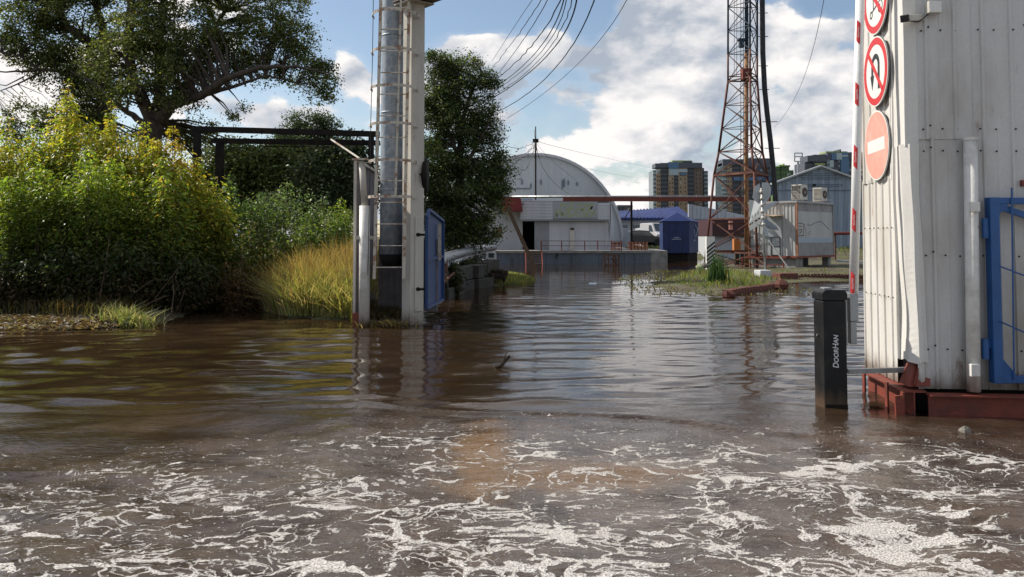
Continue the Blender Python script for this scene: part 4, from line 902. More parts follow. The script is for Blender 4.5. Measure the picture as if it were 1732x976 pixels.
for k, y in enumerate([-36, 25, 88, 149, 211, 272, 332]):
    t = y / 472; c = at((644 - 11 * t + 692 - 9 * t) / 2 + 2, y + 2, Yl); pts = []
    for i in range(17):
        a = math.pi * (i / 16) * 1.16 - math.pi * .08; pts.append(c + Vector((-math.cos(a) * .40, -math.sin(a) * .46 + .02, -.06 * math.sin(a) * 0)))
    mbh = MB()
    for a, b in zip(pts, pts[1:]): mbh.bar(a, b, .006, .045)
    mbh.build('hoop', 'rail_cream', mast)
for a in (R(62), R(112)):
    c0, c1 = at(671, -60, Yl), at(660, 335, Yl); o = Vector((-math.cos(a) * .40, -math.sin(a) * .46, 0)); MB().bar(c1 + o, c0 + o, .035, .006).build('cage_strap', 'rail_cream', mast)
Yp = 14.55
MB().tube([at(662, 432, Yp), at(663, 300, Yp), at(666, 0, Yp), at(667, -70, Yp)], .205, 28).build('large_pipe', 'galv', mast, smooth=True)
MB().tube([at(662, 450, Yp), at(662, 430, Yp)], [.16, .215], 24).build('pipe_collar', 'black_iron', mast, smooth=True)
for y in (60, 190, 320): MB().tube([at(666 - 4 * y / 432, y + 3, Yp), at(666 - 4 * y / 432, y, Yp)], .209, 28).build('pipe_seam', 'galv', mast, smooth=True)
MB().tube([at(686, 428, 14.7), at(688, 200, 14.7), at(691, -60, 14.7)], .105, 20).build('small_pipe', 'galv_dark', mast, smooth=True)
MB().tube([at(686, 450, 14.7), at(686, 426, 14.7)], .125, 16).build('pipe_collar', 'black_iron', mast, smooth=True)
mr_ = thing('traffic_mirror', at(718, 297, 14.4), 'round traffic mirror seen edge-on behind the cream gate post', 'mirror')
mr_.rotation_euler = (Matrix((Vector((0, 1, 0)), Vector((0, 0, 1)), Vector((1, .12, 0)).normalized())).transposed()).to_euler()
dm = MB(); [dm.tube([(0, 0, -.05), (0, 0, 0), (0, 0, .05)], [.22, .33, .30], 28)]; dm.build('dish', 'black_iron', mr_, world=False, smooth=True); MB().box((-.15, 0, -.04), (.3, .03, .03)).build('arm', 'black_iron', mr_, world=False)
lk = MB().tube([at(632, -40, 13.6), at(630, 100, 13.6), at(627, 210, 13.7), at(625, 330, 13.8), at(622, 470, 14.0)], .006, 5).build('hanging_cable', 'wire'); tag(lk, 'thin cable hanging down left of the caged ladder', 'cable')
# gantry beam from the mast to the pillar
ga = thing('gantry_beam', (pc.x, pc.y, 5.58), 'cream steel gantry beam leaving the mast head towards the white pillar, mostly above the photo', 'gantry')
e = Vector((3.95, 7.7, 0)); dd_ = (e - pc).normalized()
MB().bar(pc - dd_ * .2 + Vector((0, 0, 5.75)), pc + dd_ * 8.2 + Vector((0, 0, 5.75)), .40, .34).build('box_beam', 'steel_cream', ga)
MB().bar(pc - dd_ * .25 + Vector((0, 0, 5.57)), pc + dd_ * 8.2 + Vector((0, 0, 5.57)), .56, .02).build('flange', 'steel_cream', ga)
# lilac fence sheet running back from the white pipe post
fe = thing('fence_panel', at(601, 545, 14.3).xy.to_3d(), 'lilac-brown ribbed fence sheet running back from the white pipe post', 'fence')
fx, fy = xat(601, 400, 14.3), 14.3
Z1 = zat(270, 14.25)
for i in range(3):
    corr(i * 1.0, i * 1.0 + 1.01, .12, Z1 - .06, (fx - .02 * i, fy + .02, 0), (-.025, 1, 0), (1, 0, 0), .16, .028, .018, 1, .003, 30 + i).build('sheet', 'fence_sheet', fe, solid=.002)
    corr(i * .55 - .05, i * .55 + .52, .10, 1.45, (fx + .24, 15.6, 0), (1, .05, 0), (0, -1, 0), .12, .022, .014, 1, .003, 40 + i).build('sheet', 'fence_sheet', fe, solid=.002) if i < 2 else None
MB().bar((fx, fy, Z1), (fx - .07, fy + 3.0, Z1 - .02), .06, .05).build('top_rail', 'rail_cream', fe)
MB().bar((fx - .01, fy, -.2), (fx - .01, fy, Z1), .045, .045).build('edge_post', 'steel_cream', fe)
MB().bar((fx - .03, fy - .01, .01), (fx + .16, fy - .01, .01), .10, .36).build('rusty_foot', 'red_beam', fe)
wp_ = thing('pipe_post', at(616, 545, 14.05).xy.to_3d(), 'white round pipe post, thick below and slimmer above, left of the ladder', 'post')
MB().tube([at(616, 552, 14.05), at(617, 348, 14.05)], .092, 20).build('lower_pipe', 'white_paint', wp_, smooth=True)
MB().tube([at(617, 349, 14.05), at(612, 272, 14.05)], .055, 16).build('upper_pipe', 'steel_cream', wp_, smooth=True)
MB().box(at(610, 270, 14.05), (.26, .20, .03)).build('cap_plate', 'rail_cream', wp_); MB().bar(at(600, 402, 14.0), at(632, 402, 14.1), .05, .06).build('bracket', 'rail_cream', wp_)
sp_ = MB().tube([at(560, 236, 14.9), at(608, 268, 14.1)], .018, 8).build('stay_pipe', 'rail_cream'); tag(sp_, 'thin pale stay pipe slanting from the iron frame down to the pipe post', 'pipe')
# open left gate leaf
bl = thing('gate_leaf', (pc.x + .12, Ym, 0), 'blue sheet-metal gate leaf, coloured darker for shade, swung open behind the cream post', 'gate')
ga0, ga1 = Vector((xat(719, 430, 14.3), 14.3, 0)), Vector((xat(747, 430, 16.5), 16.5, 0)); gd = (ga1 - ga0).normalized(); gn = Vector((gd.y, -gd.x, 0))
def GP(w, z, o=0.0): q = ga0 + gd * w + gn * o; return (q.x, q.y, z)
Lg = (ga1 - ga0).length; zb_, zt_ = zat(521, 14.3), zat(357, 14.3)
sm = MB(); sm.add([GP(0, zb_), GP(Lg, zb_ - .02), GP(Lg, zt_ - .13), GP(.25, zt_ + .03), GP(0, zt_ - .12)], [(0, 1, 2, 3, 4)]); sm.build('sheet', 'blue_gate_shade', bl, solid=.01)
for a, b in (((0, zb_), (0, zt_ - .12)), ((0, zt_ - .12), (.25, zt_ + .03)), ((.25, zt_ + .03), (Lg, zt_ - .13)), ((Lg, zt_ - .13), (Lg, zb_)), ((0, zb_), (Lg, zb_ - .02)), ((0, (zb_ + zt_) / 2), (Lg, (zb_ + zt_) / 2))):
    MB().bar(GP(a[0], a[1], .03), GP(b[0], b[1], .03), .05, .05).build('frame_bar', 'blue_gate_shade', bl)
MB().bar(GP(1.35, zat(440, 15.6), .07), GP(1.35, zat(378, 15.6), .07), .06, .05).build('bolt_bar', 'rail_cream', bl)
# black iron frame behind the shrubs
ifr = thing('iron_frame', (xat(500, 230, 24), 24, .3), 'black iron pipe-bridge frame above the shrubs left of the mast', 'iron frame')
MB().bar(at(324, 218, 24), at(642, 227, 24.0), .15, .16).build('beam', 'black_iron', ifr); MB().bar(at(358, 238, 25), at(642, 242, 24.6), .14, .15).build('beam', 'black_iron', ifr)
MB().bar(at(436, 247, 25.6), at(565, 249, 25.6), .03, .03).build('rod', 'black_iron', ifr)
MB().bar(at(372, 236, 25), (xat(372, 236, 25), 25, .2), .20, .20).build('leg', 'black_iron', ifr); MB().bar(at(628, 226, 24), (xat(628, 226, 24), 24, .2), .14, .16).build('leg', 'black_iron', ifr); MB().bar(at(334, 218, 24), (xat(334, 218, 24), 24, .2), .18, .16).build('leg', 'black_iron', ifr)
for x in (397, 565): c = at(x, 214, 24); l = MB(); l.tube([c + Vector((-.035, 0, -.04)), c + Vector((-.035, 0, .05)), c + Vector((.035, 0, .05)), c + Vector((.035, 0, -.04))], .010, 5); l.build('lifting_eye', 'black_iron', ifr)

# ------------------------------------------------------------------ embankment behind the blue gate
ek = thing('block_wall', (-1.6, 22, 0), 'dark retaining wall of old concrete blocks behind the blue gate', 'wall')
k = 0
for i in range(7):
    p0 = Vector((-1.75 + i * .20 + random.uniform(-.12, .12), 20.5 + i * 1.35, random.uniform(-.08, .06)))
    for j in range(2 if i < 6 else 1):
        r = random.Random(i * 5 + j); b = MB().box((p0.x + r.uniform(-.09, .09), p0.y, p0.z + .10 + .40 * j), (.45, 1.28, .38), Matrix.Rotation(R(-9 + r.uniform(-9, 9)), 3, 'Z')); b.build('block', 'concrete_dark', ek, bevel=.02)
tb = thing('timber_pile', at(815, 462, 26).xy.to_3d(), 'dark burnt-looking timbers lying on the spit at the water', 'timber')
for i, (xa, ya, xb, yb_, Y, w) in enumerate([(770, 455, 858, 462, 26, .16), (790, 462, 856, 470, 25.6, .13), (760, 468, 835, 466, 25.2, .14), (800, 453, 850, 459, 26.6, .12)]):
    MB().bar(at(xa, ya, Y + .5), at(xb, yb_, Y), w, w).build('beam', 'timber', tb, bevel=.01)
for x in (828, 852): MB().bar(at(x, 480, 25.7), at(x, 458, 25.7), .09, .09).build('stump', 'timber', tb)
ip = thing('insulated_pipe', at(790, 430, 28).xy.to_3d(), 'silver foil-wrapped heating pipe lying along the embankment behind the blue gate', 'pipe')
MB().tube([at(735, 444, 17), at(752, 437, 21), at(785, 427, 27), at(822, 420, 34), at(835, 419, 38)], .15, 14).build('pipe', 'foil', ip, smooth=True)
MB().tube([at(748, 450, 20), at(782, 438, 26), at(815, 429, 33)], .10, 12).build('pipe', 'foil', ip, smooth=True)
for (x, Y) in ((753, 20), (775, 24.5), (800, 30)): a = at(x, 440, Y); MB().bar((a.x, a.y, -.1), (a.x, a.y, a.z - .1), .12, .12).build('support', 'concrete_dark', ip)
wd = thing('leaning_planks', at(752, 475, 19.5).xy.to_3d(), 'two weathered planks leaning behind the blue gate', 'planks')
MB().bar(at(753, 480, 19), at(754, 438, 19.3), .09, .03).build('plank', 'timber_rust', wd); MB().bar(at(750, 478, 19), at(768, 461, 19.3), .06, .03).build('plank', 'timber_rust', wd)
wc = thing('small_booth', at(826, 447, 40).xy.to_3d(), 'small white rounded booth with a dark window, at the end of the foil pipe', 'booth')
a, b = at(822, 447, 40), at(839, 424, 40); bx = MB(); n = 8; w2 = (b.x - a.x)
prof = [(a.x, 0), (b.x, 0), (b.x, b.z - .25)] + [(b.x - .22 + .22 * math.cos(t), b.z - .25 + .25 * math.sin(t)) for t in [i * math.pi / 2 / n for i in range(1, n)]] + [(a.x + .12 + .12 * math.cos(t), b.z - .12 + .12 * math.sin(t)) for t in [math.pi / 2 + i * math.pi / 2 / n for i in range(n + 1)]]
bx.prism(prof, 40, 41.2).build('shell', 'white_box', wc); MB().bb((a.x + .12, 39.97, a.z + .32), (b.x - .10, 39.99, b.z - .12)).build('window', 'glass', wc); MB().bb((a.x + .02, 39.96, 0), (b.x - .02, 39.995, .2)).build('lower_panel', 'brick_white', wc)
MB().bb((xat(814, 440, 40), 40.2, 0), (a.x - .03, 41, .38)).build('step_box', 'white_box', wc)
# ------------------------------------------------------------------ loading dock and market building
YD = 46.5; zd = zat(424, YD)
dx0, dx1 = xat(700, 430, YD), xat(1122, 430, YD)
dk = thing('loading_dock', ((dx0 + dx1) / 2, YD, 0), 'long low concrete loading dock faced with blue-grey ribbed sheets, standing in the flood', 'dock')
MB().bb((dx0, YD - .08, zd - .14), (dx1 - .6, YD + 16, zd)).build('deck', 'concrete', dk)
MB().bb((dx0, YD + .1, -.4), (dx1 - .7, YD + 15.8, zd - .14)).build('core', 'concrete_dark', dk)
n = 9
for i in range(n):
    xa = dx0 + (dx1 - .7 - dx0) * i / n; xb = dx0 + (dx1 - .7 - dx0) * (i + 1) / n
    corr(0, xb - xa - .01, -.3, zd - .142, (xa, YD + .03 * (i % 2), 0), (1, 0, 0), (0, -1, 0), .16, .03, .02, 1, .004, 60 + i).build('facing_sheet', 'dock_sheet', dk, solid=.003)
MB().prism([(dx1 - .7, YD), (dx1 + .4, YD + .9), (dx1 + .9, YD + 8), (dx1 - .7, YD + 8)], -.3, zd - .02, 'z').build('rounded_end', 'concrete', dk)
YB = 49.0
def bx(px): return xat(px, 400, YB)
def bz(py): return zat(py, YB)
mk = thing('market_building', (bx(960), YB, zd), 'low white-sided market building with an open dark doorway and a faded yellow-green banner', 'building')
bot = zd
MB().bb((bx(912), YB + .12, bot), (bx(1030), YB + 9, bz(342))).build('body', 'siding', mk)
MB().bb((bx(884), YB + 2.5, bot), (bx(912), YB + 9, bz(342))).build('interior', 'dark_void', mk)
MB().bb((bx(880), YB + .1, bz(374)), (bx(912), YB + .4, bz(342))).build('lintel', 'siding', mk); MB().bb((bx(884), YB + .4, bot - .01), (bx(912), YB + 2.5, bot + .02)).build('inner_floor', 'concrete_dark', mk); MB().bb((bx(884), YB + .3, bz(373)), (bx(912), YB + 2.6, bz(372))).build('inner_ceiling', 'dark_void', mk)
mesh0 = None
def boards(x0, x1, z0, z1, n, Y, parent, m='siding', axis_='x'):
    h = (z1 - z0) / n; mb = MB()
    mb.prism([(0, 0), (0, h * .98), (-.012, h * .98), (-.035, .01), (-.035, 0)], 0, x1 - x0, 'x'); me = mb.mesh('siding_board', m)
    for i in range(n): o = link(bpy.data.objects.new('siding_board', me), parent); o.location = Vector((x0, Y, z0 + i * h)) - parent.location
boards(bx(929), bx(1024), bot, bz(374), 15, YB + .1, mk)
boards(bx(880), bx(936), bz(371), bz(341), 6, YB - .05, mk); boards(bx(1010), bx(1032), bz(371), bz(343), 6, YB - .05, mk)
MB().bb((bx(880), YB - .25, bz(373.5)), (bx(1033), YB + .1, bz(371.4))).build('ledge', 'door_grey', mk)
MB().bb((bx(880), YB - .1, bz(341)), (bx(1033), YB + 9, bz(339))).build('roof', 'siding', mk)
bnr = MB().bb((bx(935), YB - .10, bz(370)), (bx(1011), YB - .06, bz(340.5))).build('banner', 'banner', mk)
text_mesh('ВСЁ ДЛЯ', .46, 'banner_text', 'lettering', bnr, ((bx(946) + bx(1004)) / 2, YB - .104, bz(349.5)), (R(90), 0, 0), bold=.016, scale=(.98, 1, 1))
text_mesh('РЫБАЛКИ', .62, 'banner_text', 'lettering', bnr, ((bx(942) + bx(1005)) / 2, YB - .104, bz(362)), (R(90), 0, 0), bold=.02, scale=(.78, 1, 1))
corr(0, bx(928) - bx(904), bot, bz(374), (bx(904), YB + .06, 0), (1, 0, 0), (0, -1, 0), .11, .02, .012, 1, 0, 3).build('sliding_door', 'door_grey', mk, solid=.004)
MB().bb((bx(964), YB + .02, bot), (bx(972), YB + .06, bz(385))).build('old_door', 'ac_white', mk); MB().bb((bx(965), YB + .0, bz(389)), (bx(971), YB + .03, bz(385.5))).build('vent', 'maroon', mk)
MB().bb((bx(1024), YB + .0, bot), (bx(1026), YB + .14, bz(374))).build('corner_trim', 'siding', mk)
sd = MB(); x1_, x2_ = bx(1026), bx(1032) + .1
for i in range(16):
    z0 = bot + (bz(374) - bot) * i / 16; z1 = bot + (bz(374) - bot) * (i + .95) / 16; sd.bar((x1_, YB + .12, (z0 + z1) / 2), (x2_ + .25, YB + 3.5, (z0 + z1) / 2), .03, z1 - z0)
sd.build('side_boards', 'siding', mk)
MB().prism([(YB - .1, bz(371)), (YB + 4, bz(371)), (YB + 4, bz(341)), (YB - .1, bz(343))], bx(1033), bx(1033) + .04, 'x').build('side_fascia', 'siding', mk)
MB().add([(bx(1033), YB - .05, bz(342)), (bx(1046) + .3, YB + 5, bz(372)), (bx(1046) + .35, YB + 5, bot), (bx(1033), YB + 1.5, bot), (bx(1036), YB + 1, bz(376))], [(0, 1, 2, 3, 4)]).build('side_awning', 'brick_white', mk, solid=.06)
# white brick annex on the left, red awning, window
an = thing('brick_annex', (bx(840), YB + .6, zd), 'white painted brick annex left of the open doorway, half hidden by the elm', 'building')
ax0, ax1 = bx(700), bx(884); MB().bb((ax0, YB + .6, bot), (ax1, YB + 9, bz(338))).build('wall', 'brick_white', an)
h = .105; L_ = .42; me = MB().box((0, 0, 0), (L_ - .02, .03, h - .015)).mesh('brick', 'brick_white')
rws = int((bz(362) - bot) / h)
for j in range(rws):
    xx = bx(815) + (L_ / 2 if j % 2 else 0)
    while xx + L_ / 2 < ax1 - .02:
        if not (bx(835) < xx + .1 < bx(851) and bz(404) < bot + (j + .5) * h < bz(382)):
            o = link(bpy.data.objects.new('brick', me), an); o.location = Vector((xx, YB + .595 - random.uniform(0, .008), bot + (j + .5) * h)) - an.location
        xx += L_
wn = MB().bb((bx(832), YB + .56, bz(403)), (bx(850), YB + .585, bz(384))).build('window', 'ac_white', an); MB().bb((bx(838), YB + .54, bz(402)), (bx(848.5), YB + .556, bz(385))).build('shutter', 'timber_rust', wn); MB().bb((bx(833), YB + .54, bz(402)), (bx(836.5), YB + .556, bz(385))).build('pane', 'glass', wn)
aw = MB(); aw.prism([(bx(846), bz(358)), (bx(884), bz(358)), (bx(880), bz(334)), (bx(848), bz(334))], YB - .9, YB + .5); aw.build('awning', 'awning_red', an)
MB().bb((bx(884), YB - .5, bz(346)), (bx(885.5), YB + .5, bz(344))).build('awning_edge', 'awning_red', an)
pr_ = MB().bar(at(859, 352, 46.6), at(908, 462, 36.6), .15, .15).build('steel_prop', 'dark_matt'); tag(pr_, 'dark slanting prop running from the red awning down into the water', 'prop')
MB
stp = thing('dock_steps', at(905, 450, 45).xy.to_3d(), 'rusty steel steps going down from the open doorway into the water', 'steps')
for i in range(7):
    z = zd - .02 - i * .13; x_ = xat(903, 430, 45.6); MB().bb((x_ - .42, 46.3 - i * .26, z - .03), (x_ + .42, 46.55 - i * .26, z)).build('tread', 'timber_rust', stp)
for sx in (-.45, .45): MB().bar((x_ + sx, 46.5, zd - .05), (x_ + sx, 44.6, -.2), .05, .12).build('stringer', 'red_beam', stp); MB().bar((x_ + sx, 46.4, zd), (x_ + sx, 46.4, zd + .5), .04, .04).build('post', 'timber_rust', stp)
rl = thing('dock_railing', at(980, 424, 46.6), 'red-posted pipe railing along the dock edge before the white-sided building', 'railing')
zr = zat(407, 46.7)
for x in (915, 950, 989, 1011, 1034, 1051): c = at(x, 424, 46.7); MB().bar((c.x, 46.7, zd), (c.x, 46.7, zr), .05 if x < 1050 else .06, .05).build('post', 'red_beam', rl)
for yy in (407.5, 415.5): MB().bar(at(914, yy, 46.7), at(1052, yy + .5, 46.7), .028, .028).build('rail', 'red_beam', rl)
for lab, xa, xb, Y in (('short red and white picket barrier at the right end of the dock railing', 1035, 1052, 46.9), ('longer red and white picket barrier further right on the dock', 1062, 1096, 47.5)):
    pb = thing('picket_barrier', at((xa + xb) / 2, 424, Y), lab, 'barrier', 'picket barriers on the dock'); n = int((xb - xa) / 3)
    for i in range(n): c0 = at(xa + (xb - xa) * (i + .5) / n, 415, Y); MB().bb((c0.x - .035, Y - .02, zd), (c0.x + .035, Y, zat(409, Y))).build('picket', 'red_beam' if i % 2 else 'rust_edge', pb)
    MB().bb((xat(xa, 415, Y), Y, zat(413, Y)), (xat(xb, 415, Y), Y + .02, zat(410.5, Y))).build('rail', 'red_beam', pb)
pl_ = thing('rusty_pallet', at(1035, 455, 42).xy.to_3d(), 'rusty broken pallet frame standing in the water below the dock railing', 'pallet')
Yq = 43.2
for x in (1022, 1029, 1037, 1041, 1046): MB().bar(at(x, 458, Yq), at(x + random.uniform(-1, 1), 431, Yq), .07, .05).build('slat', 'timber_rust', pl_)
for y in (431, 438, 447): MB().bar(at(1020, y, Yq - .05), at(1048, y + 1, Yq - .05), .05, .06).build('crossbar', 'timber_rust', pl_)
MB().bar(at(1036, 456, Yq - .1), at(1048, 434, Yq - .1), .06, .04).build('brace', 'timber_rust', pl_); MB().bar(at(1046, 456, Yq - .1), at(1036, 436, Yq - .1), .06, .04).build('brace', 'timber_rust', pl_)
# ------------------------------------------------------------------ arched hangar
YH = 66.0
hc = Vector((xat(905, 400, YH), YH, 0)); Rh = (zat(262, YH) - zat(408, YH)); zc = zat(408, YH); wH = xat(1031, 330, YH) - hc.x
hg = thing('arched_hangar', (hc.x, YH, 0), 'big grey arched hangar behind the market building', 'hangar')
def arc(t, rr=1.0): a = math.pi * t; return (hc.x - Rh * 1.0 * rr * math.cos(a), zc + Rh * rr * math.sin(a))
n = 40
for i in range(n):
    (xa, za), (xb, zb__) = arc((i + .005) / n), arc((i + .995) / n); xm0, xm1 = min(xa, xb), max(xa, xb)
    mb = MB(); mb.add([(xa, YH, -.2), (xb, YH, -.2), (xb, YH, zb__), (xa, YH, za)], [(0, 1, 2, 3)]) if False else mb.prism([(xa, -.2), (xb, -.2), (xb, zb__), (xa, za)], YH - .03 - .012 * (i % 2), YH + .1)
    mb.build('gable_panel', 'hangar', hg)
rf = MB(); rf.grid(lambda u, v: (arc(u, 1.012)[0], YH - .25 + 30 * v, arc(u, 1.012)[1]), 40, 1); rf.build('roof', 'hangar_roof', hg, smooth=True, solid=.12)
em = MB(); [em.bar((arc(i / 40, 1.0)[0], YH - .2, arc(i / 40, 1.0)[1]), (arc((i + 1) / 40, 1.0)[0], YH - .2, arc((i + 1) / 40, 1.0)[1]), .12, .14) for i in range(40)]; em.build('arch_trim', 'hangar_roof', hg)
MB().bar((xat(850, 319, YH), YH - .1, zat(319, YH)), (xat(897, 319, YH), YH - .1, zat(319, YH)), .06, .07).build('ledge', 'bluegrey_d', hg)
for x, y, h_ in ((883, 308, 9), (915, 308, 8), (951, 312, 14), (954, 309, 14), (961, 309, 7), (976, 311, 6), (898, 314, 7)):
    a = at(x, y + h_ / 2, YH); b = at(x, y - h_ / 2, YH); MB().bb((a.x - .05, YH - .12, a.z), (a.x + .05, YH - .055, b.z)).build('vent_slot', 'bluegrey_d', hg)
MB().bar((xat(906, 330, YH), YH - .1, zat(330, YH)), (xat(906, 262, YH), YH - .1, zat(264, YH)), .04, .04).build('joint', 'bluegrey_d', hg)
for (xa, xb, ya, yb_, Y, m) in ((866, 952, 329, 341, 60, 'hangar'), (866, 900, 336, 341, 56, 'bluegrey_d')):
    o = tag(MB().bb((xat(xa, 335, Y), Y, zat(yb_ + 40, Y)), (xat(xb, 335, Y), Y + 3, zat(ya, Y))).build('flat_roof_block', m), 'flat grey lean-to between the hangar and the market building' if m == 'hangar' else 'small dark roof box peeping over the market building, left of the banner', 'lean-to')
# wire mast on the market building
wm = thing('wire_mast', at(906, 264, 50), 'thin roof mast with a fan of sagging wires, in front of the hangar arch', 'mast')
top = at(906, 237, 50)
MB().tube([at(906, 338, 50), top, at(906, 214, 50)], [.05, .045, .03], 6).build('pole', 'black_iron', wm)
MB().box(at(905.5, 226, 50), (.10, .08, .45)).build('antenna', 'grey_metal', wm); MB().box(at(906, 238, 50), (.35, .1, .22)).build('bracket', 'black_iron', wm)
def wire(pts, r, label, group=None, kink=0.0, seed=0, n=26, ext=0):
    rr_ = random.Random(seed); P = [Vector(p) for p in pts]; out = []
    for i in range(n + 1 + ext):
        t = i / n; q = P[0].lerp(P[-1], t) if len(P) == 2 else (P[0] * (1 - t) ** 2 + P[1] * 2 * t * (1 - t) + P[2] * t * t)
        if 0 < i < n: s_ = kink * q.y / 40; q = q + Vector((rr_.gauss(0, s_), 0, rr_.gauss(0, s_)))
        out.append(q)
    o = MB().tube(out, r, 4, False).build('wire', 'wire'); return tag(o, label, 'wire', group)
def quad_mid(a, m, b): return (Vector(m) * 2 - Vector(a) * .5 - Vector(b) * .5)
def w3(a, m, b, r, label, group=None, kink=0.0, seed=0): a, m, b = at(*a), at(*m), at(*b); return wire([a, quad_mid(a, m, b), b], r, label, group, kink, seed, ext=18 if group == 'overhead wires rising from the elm to the top edge' else 0)
GW = 'wires fanning from the roof mast'
w3((905, 238, 50), (888, 260, 44), (852, 262, 32), .014, 'upper sagging wire from the roof mast into the elm', GW, .02, 1)
w3((905, 240, 50), (885, 268, 44), (850, 272, 32), .016, 'kinked middle wire from the roof mast into the elm', GW, .05, 2)
w3((905, 242, 50), (893, 280, 46), (862, 300, 38), .014, 'lowest wire from the roof mast drooping towards the hangar wall', GW, .03, 3)
w3((905, 238, 50), (880, 250, 44), (846, 240, 32), .012, 'topmost slack wire from the roof mast into the elm', GW, .03, 4)
w3((907, 238, 50), (922, 290, 52), (962, 328, 55), .016, 'wire sweeping from the roof mast down across the right of the hangar arch', GW, .0, 5)
w3((907, 240, 50), (930, 268, 52), (975, 305, 58), .010, 'thin wire running down right from the roof mast over the arch', GW)
w3((908, 238, 50), (1000, 262, 90), (1108, 285, 160), .012, 'long thin wire leaving the roof mast towards the beige tower block', GW)
w3((908, 240, 50), (985, 283, 90), (1108, 306, 160), .011, 'second long thin wire below, leaving the roof mast towards the beige tower block', GW)
for i in range(3): w3((906, 242, 50), (906 - 5 + 4 * i, 258, 50), (906 - 12 + 10 * i, 268, 50), .014, ['left', 'middle', 'right'][i] + ' of the short wires at the foot of the roof mast bracket', GW)
# bundle of service wires from behind the elm to the top of the photo
GB = 'overhead wires rising from the elm to the top edge'
for i, (a, m, b, r, kk, lab) in enumerate([
  ((832, 104, 31), (868, 48, 22), (906, -8, 16), .007, .0, 'thin straight wire, leftmost of the bundle rising from the elm'),
  ((835, 112, 31), (878, 56, 22), (920, -8, 16), .010, .035, 'wavy wire second from the left in the bundle'),
  ((840, 128, 31), (886, 66, 22), (930, -8, 16), .010, .012, 'third wire from the left in the bundle'),
  ((838, 136, 31), (898, 78, 22), (952, -8, 16), .014, .05, 'thick kinked wire at the middle of the bundle'),
  ((834, 150, 31), (905, 90, 22), (955, -8, 16), .013, .008, 'smooth wire right beside the thick kinked one'),
  ((828, 158, 31), (908, 96, 22), (959, -8, 16), .010, .02, 'slightly wavy wire right of the middle of the bundle'),
  ((838, 160, 31), (915, 98, 22), (970, -8, 16), .010, .05, 'loosely twisted wire, second lowest of the bundle'),
  ((826, 170, 31), (920, 100, 22), (976, -8, 16), .016, .008, 'thickest lowest wire of the bundle, meeting the elm at its side'),
  ((845, 187, 31), (930, 125, 22), (1008, -8, 16), .014, .015, 'separate dark cable with small ties, right of the bundle'),
  ((858, 200, 31), (965, 120, 22), (1064, -8, 16), .008, .0, 'thin lone wire furthest right, rising from the elm to the top edge')]):
    w3(a, m, b, r, lab, GB, kk * .38, 70 + i)
w3((1310, 215, 38), (1352, 150, 30), (1395, -8, 18), .007, 'faint wire curving up from the lattice tower to the top edge', None)

# ------------------------------------------------------------------ red pipe bridge
YR = 40.0
rb = thing('pipe_bridge', (xat(1100, 335, YR), YR, 0), 'long dark-red overhead pipe bridge crossing the yard to the lattice tower', 'pipe bridge')
MB().bb((xat(952, 338, YR), YR - .12, zat(340.5, YR)), (xat(1262, 338, YR), YR + .12, zat(334.5, YR))).build('girder', 'red_beam', rb)
MB().tube([at(864, 333, YR + .15), at(1262, 332.5, YR + .15)], .055, 10).build('pipe', 'grey_metal', rb, smooth=True)
for x in (1000, 1060, 1120, 1180, 1235): MB().bb((xat(x, 335, YR) - .05, YR - .1, zat(334.5, YR)), (xat(x, 335, YR) + .05, YR + .2, zat(332.8, YR))).build('saddle', 'red_beam', rb)
MB().bar((xat(1068, 400, YR), YR, zat(341, YR)), at(1068, 343, 48.0), .08, .08).build('strut', 'red_beam', rb)
MB().bar(at(1068, 341, 48.0), (xat(1068, 400, 48.0), 48.0, .70), .11, .11).build('post', 'black_iron', rb)
MB().bar(at(1068, 352, YR), at(1054, 372, YR + 2), .03, .03).build('stay', 'black_iron', rb)

# ------------------------------------------------------------------ lattice tower
YT = 38.0
tw_ = thing('lattice_tower', (xat(1262, 400, YT), YT, 0), 'tall three-legged lattice tower, rusty red below and dark blue above', 'tower')
def tz(y): return zat(y, YT)
Lx = [(455, 1199, 1322), (295, 1214, 1306), (255, 1221, 1296), (135, 1235, 1285), (0, 1235, 1284.5), (-400, 1236, 1286)]
lev_y = [455, 427, 370, 295, 255, 216, 176, 135, 89, 49, 9, -31, -71, -111, -151, -191, -231, -271, -311]
def half(y):
    ys_ = [l[0] for l in Lx][::-1]; a = np.interp(y, ys_, [xat(l[1], l[0], YT) for l in Lx][::-1]); b = np.interp(y, ys_, [xat(l[2], l[0], YT) for l in Lx][::-1]); return a, b
def legs(y):
    a, b = half(y); z = tz(y) if y < 450 else -.1; s = b - a; return Vector((a, YT + s * .28, z)), Vector((b, YT + s * .28, z)), Vector(((a + b) / 2 + .02, YT - s * .55, z))
tops = [legs(y) for y in lev_y]
def colr(y): return 'tower_rust' if y > 150 else 'tower_blue'
def cy_(y): return 'tower_rust' if y > 250 else ('tower_brown' if y > 92 else 'tower_blue')
for k in range(3):
    for (ya, yb_) in ((455, 295), (295, 255), (255, 135), (135, 89), (89, -311)):
        MB().tube([legs(ya)[k], legs(yb_)[k]], .055 if ya > 150 else .045, 8).build('leg', 'tower_rust' if ya > 134 else cy_(ya), tw_, smooth=True)
